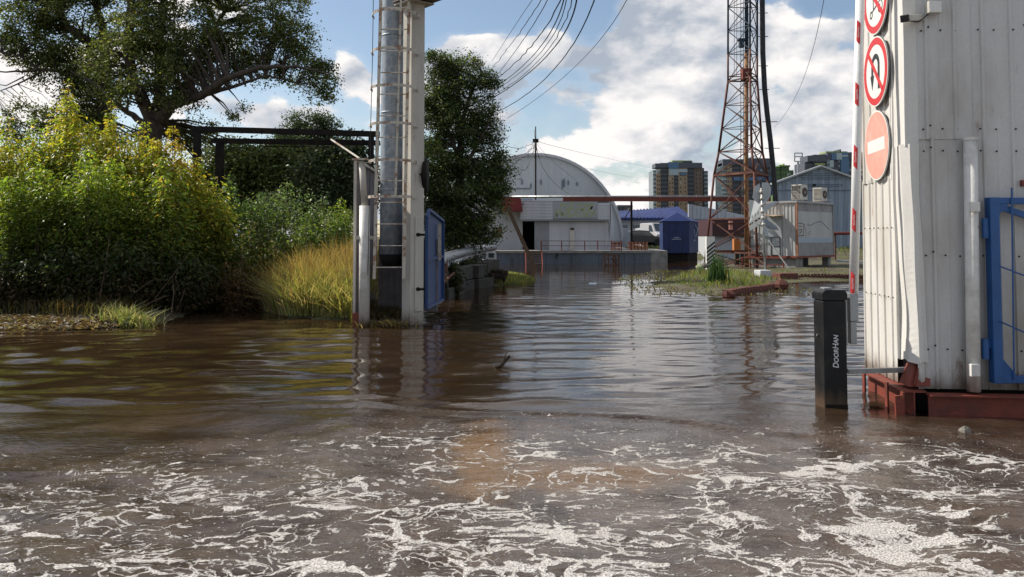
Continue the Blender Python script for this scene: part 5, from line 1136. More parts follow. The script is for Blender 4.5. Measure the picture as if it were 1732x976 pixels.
for i in range(len(lev_y) - 1):
    A, B = tops[i], tops[i + 1]; y = lev_y[i]; thick = .040 if y > 250 else .030
    for (p, q) in ((0, 1), (1, 2), (2, 0)):
        if i > 0: f_ = {295: 2.4, 427: 1.8, 135: 2.0, 370: 1.6}.get(y, 1.0); MB().bar(A[p], A[q], thick * f_, thick * f_).build('horizontal_bar', cy_(y), tw_)
        if y == 135: MB().bar(A[p] + Vector((0, 0, .22)), A[q] + Vector((0, 0, .22)), .04, .04).build('horizontal_bar', 'tower_brown', tw_)
        MB().bar(A[p], B[q], thick, thick).build('diagonal_brace', cy_(y - 5), tw_); MB().bar(A[q] + Vector((0, .03, 0)), B[p] + Vector((0, .03, 0)), thick, thick).build('diagonal_brace', cy_(y - 5), tw_)
for (ya, yb_, m, r) in ((455, 89, 'tower_orange', .10), (89, -311, 'tower_blue', .09)):
    pts = [at(1263, min(ya, 452), YT - .2), at(1262, (ya + yb_) / 2, YT - .2), at(1262.5 if yb_ > 0 else 1266, yb_, YT - .2)]; MB().tube(pts, r, 14).build('feeder_tube', m, tw_, smooth=True)
MB().box(at(1262, 126, YT - .3), (.42, .4, .5)).build('flange_box', 'red_beam', tw_); MB().box(at(1254, 74, YT - .2), (.22, .2, .36)).build('lamp_housing', 'tower_blue', tw_); MB().box(at(1254, 67, YT - .2), (.34, .3, .07)).build('lamp_cap', 'tower_blue', tw_)
for x in (1253, 1257.5): MB().tube([at(x, 340, YT + .2), at(x, -300, YT + .2)], .014, 4).build('ladder_rail', 'tower_blue', tw_)
ldr = MB(); [ldr.tube([at(1253, y, YT + .2), at(1257.5, y, YT + .2)], .010, 4, False) for y in range(-290, 340, 8)]; tag(ldr.build('ladder_rungs', 'tower_blue', tw_), kind='stuff')
for x, Y_ in ((1278, .1), (1246, .3), (1242, .25)): MB().tube([at(x, 300 if x > 1270 else 130, YT + Y_), at(x + 1, -300, YT + Y_)], .010, 4).build('thin_cable', 'cable', tw_)
cbx = [(1290, -300), (1289, 0), (1290, 90), (1293, 150), (1297, 190), (1303, 240), (1308, 290), (1311, 330), (1311, 342)]
for o_, r in ((0, .075), (2.6, .06), (-2.4, .05)): MB().tube([at(x + o_, y, YT + .15) for x, y in cbx], r, 8).build('cable_bundle', 'cable', tw_, smooth=True)
for y in (20, 60, 110, 150, 205, 250): a = half(y)[1]; MB().bar((a, YT + .2, tz(y)), (a + .45 + (y > 200) * .25, YT + .2, tz(y)), .03, .03).build('cable_bracket', 'black_iron', tw_)
MB().box(at(1236, 381, YT - .5), (.16, .06, .40)).build('warning_plate', 'red_dull', tw_)
MB().bar(at(1205, 425, YT - .4), at(1262, 425, YT - .7), .10, .10).build('base_beam', 'tower_rust', tw_); MB().bar(at(1205, 378.5, YT - .4), at(1260, 378.5, YT - .7), .07, .07).build('base_beam', 'tower_rust', tw_)
for i, (x, w, m, lab) in enumerate(((1246, .34, 'orange_paint', 'orange metal box behind the lower bars of the lattice tower'), (1255, .22, 'white_box', 'small white box beside the orange one, behind the tower bars'))):
    b_ = thing('cabinet_box', at(x, 420, 41).xy.to_3d(), lab, 'box'); z0 = 0.1; MB().box((xat(x, 420, 41), 41, (zat(425, 41) + zat(404, 41)) / 2), (w, .3, zat(404, 41) - zat(425, 41))).build('box', m, b_, bevel=.01); MB().box((xat(x, 420, 41), 41, (zat(425, 41)) / 2 - .1), (w * .6, .25, zat(425, 41) + .15)).build('plinth', 'concrete_dark', b_)
# striped post
sp = thing('striped_post', at(1202, 450, 37).xy.to_3d(), 'white square post with slanting black stripes beside the left foot of the tower', 'post')
px0, px1 = xat(1194, 430, 37), xat(1208, 430, 37); MB().bb((px0, 36.85, -.1), (px1, 37.1, zat(400, 37))).build('post', 'sign_white', sp)
for i in range(6):
    z = .06 + i * .17; MB().prism([(px0 - .003, z), (px0 - .003, z + .095), (px1 + .003, z + .395), (px1 + .003, z + .30)], 36.838, 36.846).build('stripe', 'black_print', sp)
for i, (x, y, s, m, lab) in enumerate(((1184, 452, .18, 'banner_text', 'yellowish rock at the shore left of the striped post'), (1192, 449, .15, 'stone', 'pale rock beside the striped post'), (1190, 458, .12, 'stone', 'small pale rock at the water before the striped post'))): rock('rock', lab, at(x, y, 35.5), s, s, s * .8, m, 20 + i, 'rock', 'rocks by the striped post')

# ------------------------------------------------------------------ equipment cabin
YC = 35.6
cc = Vector((xat(1348, 400, YC), YC, 0)); aL = math.radians(50)
uL = Vector((-math.sin(R(45)), math.cos(R(45)), 0)); uR = Vector((math.cos(R(45)), math.sin(R(45)), 0))
nLc = Vector((-uR.x, -uR.y, 0)); nRc = Vector((-uL.x, -uL.y, 0)) * 1.0
zt, zb = zat(343, YC), zat(434, YC)
def line_to(u, px, Y0=cc):   # length along u from cc until it shows at photo x = px
    k = (px - CX) / F * .999
    return (k * cc.y - cc.x) / (u.x - k * u.y)
LL, LR = line_to(uL, 1268), line_to(uR, 1409)
cbn = thing('equipment_cabin', (cc.x, cc.y, 0), 'grey ribbed metal equipment cabin on a concrete base, its right wall spray-painted', 'cabin')
corr(0, LL, zb, zt + .0, cc, uL, nLc, .17, .03, .024, 1, .003, 80).build('sheet_wall', 'cabin_sheet', cbn, solid=.004)
core = MB(); c1, c2, c3 = cc + uL * LL, cc + uL * LL + uR * LR, cc + uR * LR; sh_ = (uL + uR) * .03
core.prism([((cc + sh_).x, (cc + sh_).y), (c1 + uR * .03 - uL * .01).xy, c2.xy, (c3 + uL * .03 - uR * .01).xy], zb + .02, zt - .02, 'z').build('body', 'cabin_dark', cbn)
def face_box(mb, P, u, n, w0, w1, z0, z1, o0, o1):
    q = [P + u * w + n * o for w, o in ((w0, o0), (w1, o0), (w1, o1), (w0, o1))]; return mb.prism([(v.x, v.y) for v in q], z0, z1, 'z')
face_box(MB(), cc, uR, nRc, 0, LR, zb, zt, -.03, .0).build('side_wall', 'cabin_dark', cbn)
face_box(MB(), cc, uR, nRc, 0, LR, zb + .02, zat(414, YC), .002, .012).build('lower_panel', 'cabin_dark', cbn)
gf = face_box(MB(), cc, uR, nRc, .03, LR - .05, zat(411, YC), zat(357, YC), .003, .010).build('painted_panel', 'cabin_sheet', cbn)
def strokes(pts_list, w, m, name):
    mb = MB()
    for pts in pts_list:
        Q = [cc + uR * (LR * a) + nRc * .014 + Vector((0, 0, zat(411, YC) + (zat(357, YC) - zat(411, YC)) * b)) for a, b in pts]
        for a, b in zip(Q, Q[1:]): mb.bar(a, b, .004, w, up=nRc.cross(b - a).normalized() if True else (0, 0, 1))
    return mb.build(name, m, gf)
strokes([[(.26, .58), (.36, .56), (.50, .66), (.64, .70), (.76, .58), (.88, .44)], [(.19, .60), (.22, .45), (.24, .30), (.22, .18)], [(.30, .26), (.36, .38)]], .035, 'bluegrey_d', 'graffiti')
strokes([[(.03, .62), (.15, .62)], [(.17, .62), (.17, .22)], [(.03, .23), (.16, .23)], [(.045, .53), (.12, .53)], [(.045, .42), (.12, .42), (.12, .36), (.05, .30)]], .03, 'maroon', 'graffiti')
bl_ = face_box(MB(), cc, uR, nRc, .05, LR - .08, zat(410.5, YC), zat(402, YC), .011, .013); bl_.build('blue_smear', 'bluegrey', cbn)
MB().box(cc + nLc * .02 + nRc * .02 + Vector((0, 0, (zt + zb) / 2)), (.07, .07, zt - zb), rotm(uR)).build('corner_post', 'rust_edge', cbn)
MB().box(c1 + nLc * .02 + Vector((0, 0, (zt + zb) / 2)), (.07, .07, zt - zb), rotm(uR)).build('corner_post', 'rust_edge', cbn); MB().box(c3 + nRc * .01 + Vector((0, 0, (zt + zb) / 2)), (.05, .05, zt - zb), rotm(uR)).build('corner_post', 'cabin_dark', cbn)
for (u, n_, L_) in ((uL, nLc, LL), (uR, nRc, LR)): face_box(MB(), cc, u, n_, -.03, L_ + .03, zb - .07, zb + .02, -.02, .05).build('bottom_frame', 'red_beam', cbn); face_box(MB(), cc, u, n_, -.03, L_ + .03, zt - .01, zt + .05, -.02, .06).build('top_frame', 'cabin_dark', cbn)
MB().prism([(q.x, q.y) for q in (cc - (uL + uR) * .04, c1 + uL * .05 - uR * .04, c2 + (uL + uR) * .05, c3 + uR * .05 - uL * .04)], zt + .05, zt + .09, 'z').build('roof', 'cabin_sheet', cbn)
dr = face_box(MB(), cc, uL, nLc, LL * .30, LL * .60, zb + .03, zat(362, YC), .026, .045).build('door', 'panel_light', cbn)
for w in (LL * .34, LL * .80):
    fr = MB(); z0, z1 = zat(432, YC), zat(401, YC)
    for a, b in (((0, z0), (0, z1)), ((.42, z0), (.42, z1)), ((0, z1), (.42, z1)), ((0, (z0 + z1) / 2), (.42, (z0 + z1) / 2)), ((0, z0), (.42, z0))):
        fr.bar(cc + uL * (w + a[0]) + nLc * .06 + Vector((0, 0, a[1])), cc + uL * (w + b[0]) + nLc * .06 + Vector((0, 0, b[1])), .022, .022)
    fr.build('grille_frame', 'black_iron', cbn)
cn_ = cc + uL * (LL * .42) + nLc * .06; MB().add([cn_ + Vector((0, 0, zat(364, YC))) + uL * .35, cn_ + Vector((0, 0, zat(364, YC))) - uL * .35, cn_ + nLc * .75 - uL * .30 + Vector((0, 0, zat(357, YC) - .22)), cn_ + nLc * .75 + uL * .35 + Vector((0, 0, zat(357, YC) - .12))], [(0, 1, 2, 3)]).build('canopy', 'kraft', cbn, solid=.03)
bs = MB(); s_ = .08; bs.prism([(q.x, q.y) for q in (cc + (uL + uR) * s_, c1 + uR * s_ - uL * s_, c1 + uR * .7 - uL * s_, cc + uR * .7 + uL * s_)], -.1, zb - .07, 'z').build('concrete_base', 'concrete', cbn)
MB().prism([(q.x, q.y) for q in (c3 + uL * .1 - uR * .3, c3 + uL * .4 - uR * .3, c3 + uL * .4 - uR * .05, c3 + uL * .1 - uR * .05)], -.1, zb - .07, 'z').build('concrete_pier', 'concrete', cbn)
MB().prism([(q.x, q.y) for q in (cc + uR * .95 + uL * 1.2, c3 + uL * 1.2, c3 + uL * 1.5, cc + uR * .95 + uL * 1.5)], -.1, zb - .07, 'z').build('back_plinth', 'concrete_dark', cbn)
# steps railing of the cabin
rg_ = thing('step_railing', cc + nLc * .8 + uL * 1.0, 'rusty pipe railing and step frame before the cabin door', 'railing'); zr1 = zb - .06
for w in (.25, 1.05, 1.8, LL - .05): p = cc + uL * w + nLc * .75; MB().bar((p.x, p.y, 0), (p.x, p.y, zr1), .04, .04).build('post', 'red_beam', rg_)
for z in (zr1, zr1 * .5): a, b = cc + uL * .2 + nLc * .75, cc + uL * (LL) + nLc * .75; MB().bar((a.x, a.y, z), (b.x, b.y, z), .035, .035).build('rail', 'red_beam', rg_)
a, b = cc + uL * .9 + nLc * .7, cc - uL * .1 + nLc * .9; MB().bar((a.x, a.y, zr1 + .7), (b.x, b.y, .1), .04, .05).build('stringer', 'cabin_dark', rg_)
a, b = cc + uL * 1.5 + nLc * .8, cc + uL * .7 + nLc * .9; MB().bar((a.x, a.y, zr1), (b.x, b.y, .05), .04, .05).build('stringer', 'timber_rust', rg_)
# air conditioners on the roof
def ac(label, px, py, s):
    u_ = (px - CX) / F; d0 = cc + uL * .5; P = d0 + uR * ((u_ * d0.y - d0.x) / (uR.x - u_ * uR.y)); w, h, d_ = .50 * s, .68 * s, .50 * s; k = P.y / YC
    o = thing('air_conditioner', (P.x, P.y, zt + .12), label, 'air conditioner', 'air conditioners on the cabin roof', rz=R(-50))
    MB().box((0, .18, h / 2 + .05), (w, d_, h)).build('casing', 'ac_white', o, world=False, bevel=.012)
    gl = MB(); [gl.box((x, .18 - d_ / 2 - .008, h / 2 + .05), (.012, .012, h * .88)) for x in [(-.4 + .8 * i / 6) * w for i in range(7)]]; [gl.box((0, .18 - d_ / 2 - .010, .05 + h * (.06 + .88 * i / 9)), (w * .82, .012, .012)) for i in range(10)]
    MB().box((0, .18 - d_ / 2 - .003, h / 2 + .05), (w * .84, .004, h * .9)).build('coil', 'ac_dark', o, world=False); gl.build('grille', 'ac_white', o, world=False)
    f = MB(); f.tube([(w / 2 + .002, .20, h / 2 + .05), (w / 2 + .014, .20, h / 2 + .05)], .21 * s, 24); f.build('fan_guard', 'ac_dark', o, world=False)
    f = MB(); f.tube([(w / 2 + .014, .20, h / 2 + .05), (w / 2 + .024, .20, h / 2 + .05)], .06 * s, 12); f.build('fan_hub', 'cabin_dark', o, world=False)
    for a_ in range(6): MB().box((w / 2 + .018, .20 + .12 * s * math.cos(a_ * 1.047), h / 2 + .05 + .12 * s * math.sin(a_ * 1.047)), (.006, .13 * s, .03), Matrix.Rotation(a_ * 1.047, 3, 'X')).build('fan_blade', 'timber_rust', o, world=False)
    for y in (.02, .34): MB().box((0, y, .02), (w * 1.25, .03, .04)).build('foot', 'cabin_dark', o, world=False)
    return o
ac('air conditioner on the cabin roof, the left and slightly larger of two', 1349, 335, 1.0); ac('air conditioner on the cabin roof, the right one in front of the blue-grey gable', 1384, 337, .92)
fr_ = thing('roof_rail', cc + Vector((0, 0, zt + .1)), 'low pipe rail around the right end of the cabin roof', 'rail')
for w in (1.4, 2.4, LR - .1): q = cc + uR * w; MB().bar((q.x, q.y, zt + .05), (q.x, q.y, zt + .22), .025, .025).build('post', 'grey_metal', fr_)
a, b = cc + uR * 1.4, cc + uR * (LR - .1); MB().bar((a.x, a.y, zt + .22), (b.x, b.y, zt + .22), .025, .025).build('rail', 'grey_metal', fr_)
# pale folded panels on a thin pole
YP = 29.5
pn = thing('antenna_pole', at(1295, 476, YP).xy.to_3d(), 'leaning pale grey pole carrying bent light panels in front of the cabin', 'pole')
MB().tube([at(1295.5, 478, YP), at(1292, 400, YP), at(1288, 318, YP)], [.045, .045, .04], 10).build('pole', 'grey_metal', pn, smooth=True)
for i in range(6): MB().tube([at(1288 + i * .7, 322 + i * 11, YP), at(1288 + i * .7, 327 + i * 11, YP)], .065, 10).build('insulator', 'ac_white', pn, smooth=True)
def plate(name, pts, dys, m='panel_light'):
    vs = [at(x, y, YP + .12 + d) for (x, y), d in zip(pts, dys)]; MB().add(vs, [tuple(range(len(vs)))]).build(name, m, pn, solid=.012)
plate('panel', [(1276, 316), (1285, 310), (1287, 340), (1283, 345), (1273, 335)], [0, 0, 0, 0, 0])
plate('panel', [(1289, 309), (1299, 308), (1304, 318), (1303, 332), (1294, 344), (1289, 342)], [.1, .1, .15, .15, .1, .1])
plate('panel', [(1267, 338), (1276, 339), (1287, 346), (1287, 366), (1267, 379)], [.5, .4, .1, .1, .5]); plate('panel', [(1289, 348), (1312, 340), (1316, 342), (1290, 362)], [.1, .3, .3, .1])
plate('panel', [(1267, 382), (1287, 370), (1288, 378), (1268, 391)], [.5, .1, .1, .5]); plate('panel', [(1290, 366), (1313, 382), (1318, 390), (1298, 386), (1290, 376)], [.1, .3, .35, .2, .1], 'galv')
plate('panel', [(1291, 378), (1298, 386), (1300, 400), (1293, 398)], [.1, .15, .15, .1])
tp_ = MB(); [tp_.bar(at(1267 + i * 5, 372 - i * 3, YP + .45 - i * .1), at(1267.5 + i * 5, 367 - i * 3, YP + .45 - i * .1), .02, .02) for i in range(4)]; tp_.build('clips', 'black_iron', pn)

# ------------------------------------------------------------------ brick kerbs
def kerb(label, A, B, hgt, n, face='brick', zb_=-.05, wd=.24):
    A, B = Vector((*A, 0)), Vector((*B, 0)); o = thing('brick_kerb', (A.x, A.y, 0), label, 'kerb', 'broken brick kerbs round the islet'); d = (B - A); L = d.length; d.normalize()
    bw = L / n; me = MB().box((0, 0, 0), (bw * .80, wd, hgt)).mesh('brick', 'brick_red'); an = math.atan2(d.y, d.x)
    for i in range(n):
        b = link(bpy.data.objects.new('brick', me), o); b.location = d * (bw * (i + .5)) + Vector((0, random.uniform(-.012, .012), zb_ + hgt / 2 + random.uniform(-.012, .008))); b.rotation_euler = (random.uniform(-.04, .04), random.uniform(-.03, .03), an + random.uniform(-.04, .04))
    MB().bar(A + Vector((0, 0, zb_ + hgt * .36)), B + Vector((0, 0, zb_ + hgt * .40)), wd * .7, hgt * .68).build('mortar', 'concrete_dark', o); return o
kerb('front brick kerb of the islet with a broken red end, nearest the camera', g2(1229, 500), g2(1316, 487), .20, 19)
kerb('short brick kerb just behind the concrete corner block', g2(1334, 473), g2(1353, 472), .20, 5)
kerb('long brick kerb running right along the water behind the barrier', g2(1354, 472), g2(1480, 474), .24, 22)
rock('brick_chunk', 'broken red brick lump at the tip of the front kerb', g2(1232, 500) and ground_pt(1232, 499, .05), .17, .14, .13, 'brick_red', 31, 'brick lump')
rock('brick_chunk', 'broken concrete and brick lump at the corner of the islet kerb', ground_pt(1322, 484, .08), .22, .2, .20, 'brick_red', 33, 'brick lump')
cbk = MB().box(ground_pt(1328, 474, .0) + Vector((0, 0, .10)), (.75, .45, .30), Matrix.Rotation(R(20), 3, 'Z')).build('corner_block', 'brick_red', bevel=.03); tag(cbk, 'red corner block of the islet kerb with grey stains', 'block')
sb_ = MB().box(at(1290, 463, 29.3), (.42, .5, .26), Matrix.Rotation(R(10), 3, 'Z')).build('foot_block', 'brick_white', bevel=.02); tag(sb_, 'pinkish concrete block at the foot of the leaning pale pole', 'block')
wb = MB().bar(at(1415, 441, 39), at(1465, 444, 38.5), .25, .10).build('pale_slab', 'brick_white'); tag(wb, 'pale concrete slab lying on the ground right of the cabin', 'slab')

# ------------------------------------------------------------------ blue kiosk and things round it
YK = 51.0
kx0, kx1 = xat(1121, 400, YK), xat(1166, 400, YK)
ki = thing('blue_kiosk', ((kx0 + kx1) / 2, YK, 0), 'dark blue sheet-metal kiosk with a gabled roof, standing at the far edge of the flood', 'kiosk')
zk = zat(374, YK); ydp = 53.8; kx2 = xat(1181, 400, ydp)
for i in range(4): xa = kx0 + (kx1 - kx0) * i / 4; corr(0, (kx1 - kx0) / 4 - .01, zat(428, YK), zk, (xa, YK - .01, 0), (1, 0, 0), (0, -1, 0), .14, .02, .015, 1, 0, 5).build('wall_panel', 'blue_dark', ki, solid=.01)
MB().prism([(kx0, YK), (kx1, YK), (kx2, ydp), (kx0 + .3, ydp)], zat(428, YK), zk, 'z').build('body', 'blue_dark', ki)
MB().prism([(kx0 + .1, YK + .1), (kx1 - .1, YK + .1), (kx2 - .1, ydp - .1), (kx0 + .5, ydp - .1)], -.3, zat(428, YK), 'z').build('plinth', 'black_iron', ki)
xm = (kx0 + kx1) / 2 + .1; e = .12
rfm = MB(); rfm.add([(kx0 - e, YK - e, zk), (kx1 + e, YK - e, zk), (kx2 + e, ydp + e, zk), (kx0 + .2, ydp + e, zk), (xm + .1, YK + .5, zat(359, YK)), (xm + .7, ydp - .4, zat(359, YK))], [(0, 1, 4), (1, 2, 5, 4), (2, 3, 5), (3, 0, 4, 5), (0, 3, 2, 1)]).build('roof', 'blue_roof', ki)
text_mesh('КИОСК', .3, 'blue_gate', 'faded_lettering', ki, (xm - .05, YK - .04, zat(404, YK)), (R(90), 0, 0)) if False else None
mk_ = MB(); mk_.bb((xat(1136, 404, YK), YK - .04, zat(405, YK)), (xat(1152, 404, YK), YK - .03, zat(404, YK))); mk_.bb((xat(1140, 401, YK), YK - .04, zat(402.4, YK)), (xat(1149, 401, YK), YK - .03, zat(401.4, YK))); mk_.build('faded_marks', 'bluegrey', ki)
sa_, sb2 = Vector((kx1 + .012, YK + .4, 0)), Vector((kx2 + .012, ydp - .3, 0)); gm = MB()
for (t0, z0, t1, z1) in ((.1, 386, .35, 378), (.35, 378, .3, 395), (.15, 398, .5, 388), (.5, 388, .62, 402), (.6, 380, .85, 390), (.7, 400, .9, 384), (.2, 410, .6, 406)): gm.bar(sa_.lerp(sb2, t0) + Vector((0, 0, zat(z0, 52))), sa_.lerp(sb2, t1) + Vector((0, 0, zat(z1, 52))), .03, .07)
gm.build('graffiti', 'bluegrey', ki)
# long white building with a blue roof
YW = 92.0
def WX_(x): return xat(x, 400, YW)
wh = thing('blue_roofed_building', (WX_(1100), YW, .4), 'long white building with a deep blue pitched roof behind the dock', 'building')
MB().bb((WX_(1035), YW, .2), (WX_(1168), YW + 14, zat(370, YW))).build('wall', 'far_wall', wh)
MB().add([(WX_(1030), YW - .6, zat(371, YW)), (WX_(1170), YW - .6, zat(371, YW)), (WX_(1170), YW + 7, zat(352, YW + 7)), (WX_(1030), YW + 7, zat(361, YW + 7))], [(0, 1, 2, 3)]).build('roof', 'blue_roof', wh, solid=.25)
for i in range(22): x = WX_(1040 + i * 6); MB().bar((x, YW - .7, zat(371, YW) + .16), (x, YW + 7, zat(361 - 9 * i / 22, YW + 7) + .2), .12, .12).build('roof_seam', 'blue_roof', wh)
for x in (1048.5, 1052.5, 1056, 1060, 1072.5, 1077, 1081, 1085.5): f_ = MB().bb((WX_(x - 1.6), YW - .05, zat(385.5, YW)), (WX_(x + 1.6), YW - .01, zat(380.5, YW))).build('window', 'glass', wh)
MB().bb((WX_(1035), YW - .1, zat(396.5, YW)), (WX_(1120), YW - .03, zat(395.5, YW))).build('ledge', 'bluegrey_d', wh)
g1 = thing('white_gabled_shop', (xat(1110, 400, 80), 80, .4), 'small white gabled shop with a yellow-green poster, left of the blue kiosk', 'building')
def S(x, y, Y=80): return (xat(x, y, Y), zat(y, Y))
MB().prism([S(1089, 417), S(1124, 417), S(1124, 379), S(1090, 386)], 80, 86).build('wall', 'far_wall', g1); MB().bb((S(1093, 0)[0], 79.9, S(0, 391)[1]), (S(1120, 0)[0], 79.98, S(0, 385.5)[1])).build('window', 'glass', g1)
MB().bb((S(1094, 0)[0], 79.9, S(0, 409)[1]), (S(1108, 0)[0], 79.98, S(0, 393)[1])).build('poster', 'poster_yellow', g1)
sh2 = tag(MB().prism([(xat(1050, 400, 70), zat(418, 70)), (xat(1068, 400, 70), zat(418, 70)), (xat(1068, 400, 70), zat(398, 70)), (xat(1059, 400, 70), zat(386, 70)), (xat(1048, 400, 70), zat(389, 70))], 70, 74).build('white_gable_shed', 'far_wall'), 'plain white gable shed between the market building and the thin post', 'shed')
def vehicle(name, label, px, py, Y, L, H, Wd, m, van=False, rz=0.0, cat='car'):
    o = thing(name, (xat(px, py, Y), Y, zat(py, Y)), label, cat, None, rz)
    if van: pf = [(-L / 2, .3), (-L / 2, H * .95), (-L / 2 + .15, H), (L * .22, H), (L * .36, H * .62), (L / 2, H * .5), (L / 2, .3)]
    else: pf = [(-L / 2, .3), (-L / 2, H * .58), (-L * .42, H * .64), (-L * .28, H * .97), (-L * .1, H), (L * .1, H * .97), (L * .25, H * .64), (L * .47, H * .55), (L / 2, H * .4), (L / 2, .3)]
    MB().prism(pf, -Wd / 2, Wd / 2).build('body', m, o, world=False, bevel=.05)
    for s in (-1, 1):
        if van: MB().prism([(L * .05, H * .62), (L * .05, H * .9), (L * .2, H * .9), (L * .31, H * .62)], s * Wd / 2 - .01 * (s < 0), s * Wd / 2 + .01 * (s > 0)).build('side_window', 'glass', o, world=False)
        else: MB().prism([(-L * .36, H * .66), (-L * .26, H * .92), (L * .08, H * .92), (L * .2, H * .66)], s * Wd / 2 - .01 * (s < 0), s * Wd / 2 + .01 * (s > 0)).build('side_window', 'glass', o, world=False)
        for x in (-L * .32, L * .32): MB().tube([(x, s * (Wd / 2 - .18), .32), (x, s * (Wd / 2 + .01), .32)], .32, 14).build('wheel', 'tyre', o, world=False)
    if van: MB().add([(L * .235, -Wd * .42, H * .96), (L * .235, Wd * .42, H * .96), (L * .355, Wd * .42, H * .66), (L * .355, -Wd * .42, H * .66)], [(0, 1, 2, 3)]).build('windscreen', 'glass', o, world=False, solid=.03)
    for y_ in (-.32, .32): MB().box((L / 2 + .01, y_ * Wd, H * .42), (.04, .3, .15)).build('headlight', 'sign_white', o, world=False)
    return o
vehicle('white_van', 'white van parked beside the yellow-green poster', 1113, 416, 76, 4.6, 2.1, 1.9, 'car_white', True, R(-80), 'van')
vehicle('parked_car', 'dark car with pale roof parked right of the blue kiosk', 1192, 418, 62, 3.9, 1.2, 1.7, 'car_silver', False, R(5)); vehicle('parked_car', 'black car furthest back, right of the blue kiosk', 1192, 411, 80, 4.2, 1.5, 1.7, 'car_dark', False, R(10))
vehicle('parked_car', 'dark car low behind the dock, left of the white van', 1083, 416, 74, 4.0, 1.4, 1.7, 'car_dark', False, R(15))
# grey halls between kiosk and tower, dark shed behind the tower
YG = 78.0
gh = thing('pale_hall', (xat(1200, 400, YG), YG, .4), 'pale grey sloping-roofed hall behind the kiosk and the tower', 'hall')
for i in range(14):
    xa, xb = 1165 + i * 7, 1165 + (i + 1) * 7 - .4; ya = 345 + (i) * 1.4; yb_ = 345 + (i + 1) * 1.4
    MB().prism([(xat(xa, 400, YG), .2), (xat(xb, 400, YG), .2), (xat(xb, 400, YG), zat(yb_, YG)), (xat(xa, 400, YG), zat(ya, YG))], YG - .04 * (i % 2), YG + .3).build('wall_panel', 'far_wall', gh)
MB().bb((xat(1165, 400, YG), YG + .3, .2), (xat(1262, 400, YG), YG + 12, zat(372, YG))).build('body', 'far_wall', gh); MB().bar((xat(1165, 400, YG), YG - .1, zat(371, YG)), (xat(1262, 400, YG), YG - .1, zat(373, YG)), .1, .1).build('ledge', 'bluegrey_d', gh)
sg = thing('small_shop', (xat(1192, 400, 70), 70, .4), 'small white shop front with a blue sign panel, seen right of the blue kiosk', 'shop')
MB().bb((xat(1181, 400, 70), 70, .2), (xat(1203, 400, 70), 73, zat(382, 70))).build('wall', 'far_wall', sg); MB().bb((xat(1184, 400, 70), 69.9, zat(394, 70)), (xat(1197, 400, 70), 69.98, zat(386, 70))).build('blue_panel', 'poster_blue', sg); MB().bb((xat(1188, 400, 70), 69.9, zat(400, 70)), (xat(1193, 400, 70), 69.98, zat(396, 70))).build('window', 'glass', sg); MB().bb((xat(1181, 400, 70), 69.85, zat(410, 70)), (xat(1197, 400, 70), 69.98, zat(403, 70))).build('stall', 'maroon', sg)
YS = 56.0
ds = thing('dark_shed', (xat(1232, 400, YS), YS, .2), 'low pale shed with a deep maroon roof behind the tower legs', 'shed')
MB().bb((xat(1203, 400, YS), YS, -.2), (xat(1275, 400, YS), YS + 5, zat(398, YS))).build('wall', 'hangar', ds); MB().bb((xat(1202, 400, YS), YS - .5, zat(399, YS)), (xat(1276, 400, YS), YS + 5.4, zat(371, YS))).build('roof', 'maroon', ds)
MB().bb((xat(1205, 430, 45), 45, -.2), (xat(1262, 430, 45), 45.4, zat(438, 45))).build('low_wall', 'concrete', ds)
# blue-grey gabled warehouse on the right
YV = 72.0
vx0, vx1 = xat(1310, 400, YV), xat(1580, 400, YV); apx = xat(1388, 400, YV); ze = zat(310, YV); za_ = zat(283, YV)
vh = thing('bluegrey_warehouse', (apx, YV, .3), 'large blue-grey ribbed warehouse with a low gable behind the cabin', 'warehouse')
vx1 = apx + (apx - vx0) * 1.05
def gz(x): t = abs(x - apx) / (apx - vx0); return za_ + (ze - za_) * t
n = 22
for i in range(n):
    xa, xb = vx0 + (vx1 - vx0) * i / n, vx0 + (vx1 - vx0) * (i + 1) / n - .03; pts = [(xa, .0), (xb, .0), (xb, gz(xb))] + ([(apx, za_)] if xa < apx < xb else []) + [(xa, gz(xa))]
    MB().prism(pts, YV - .05 * (i % 2), YV + .2).build('gable_panel', 'bluegrey', vh)
rb_ = MB(); [rb_.bar((vx0 + (vx1 - vx0) * (i + .5) / 66, YV - .07, .3), (vx0 + (vx1 - vx0) * (i + .5) / 66, YV - .07, gz(vx0 + (vx1 - vx0) * (i + .5) / 66) - .1), .05, .04) for i in range(66)]; tag(rb_.build('sheet_ribs', 'bluegrey', vh), kind='stuff')
pb_ = [(vx0, 0), (vx1, 0), (vx1, gz(vx1)), (apx, za_), (vx0, ze)]; sh2_ = 11.0
MB().add([(a, YV + .2, b) for a, b in pb_] + [(a + sh2_, YV + 28, b) for a, b in pb_], [(0, 1, 2, 3, 4), (9, 8, 7, 6, 5)] + [(i, i + 5, (i + 1) % 5 + 5, (i + 1) % 5) for i in range(5)]).build('body', 'bluegrey', vh)
for (a, b) in (((vx0 - .3, ze - .08), (apx, za_ + .1)), ((apx, za_ + .1), (vx1 + .3, gz(vx1) - .08))): MB().bar((a[0], YV - .2, a[1]), (b[0], YV - .2, b[1]), .5, .14).build('verge', 'hangar_roof', vh)
for i, (y, xa, xb) in enumerate(((294, 1350, 1424), (297, 1350, 1424), (300, 1352, 1424), (303, 1356, 1424), (312, 1360, 1424), (315, 1362, 1424))): MB().bar((xat(xa, y, YV), YV - .11, zat(y, YV)), (xat(xb, y, YV), YV - .11, zat(y, YV)), .03, .05).build('louvre', 'bluegrey_d', vh)
MB().bar((vx0, YV - .12, zat(322, YV)), (vx1, YV - .12, zat(322, YV)), .04, .07).build('joint', 'bluegrey_d', vh); MB().box((xat(1376, 313, YV), YV - .2, zat(313, YV)), (.22, .2, .16)).build('lamp', 'black_iron', vh)
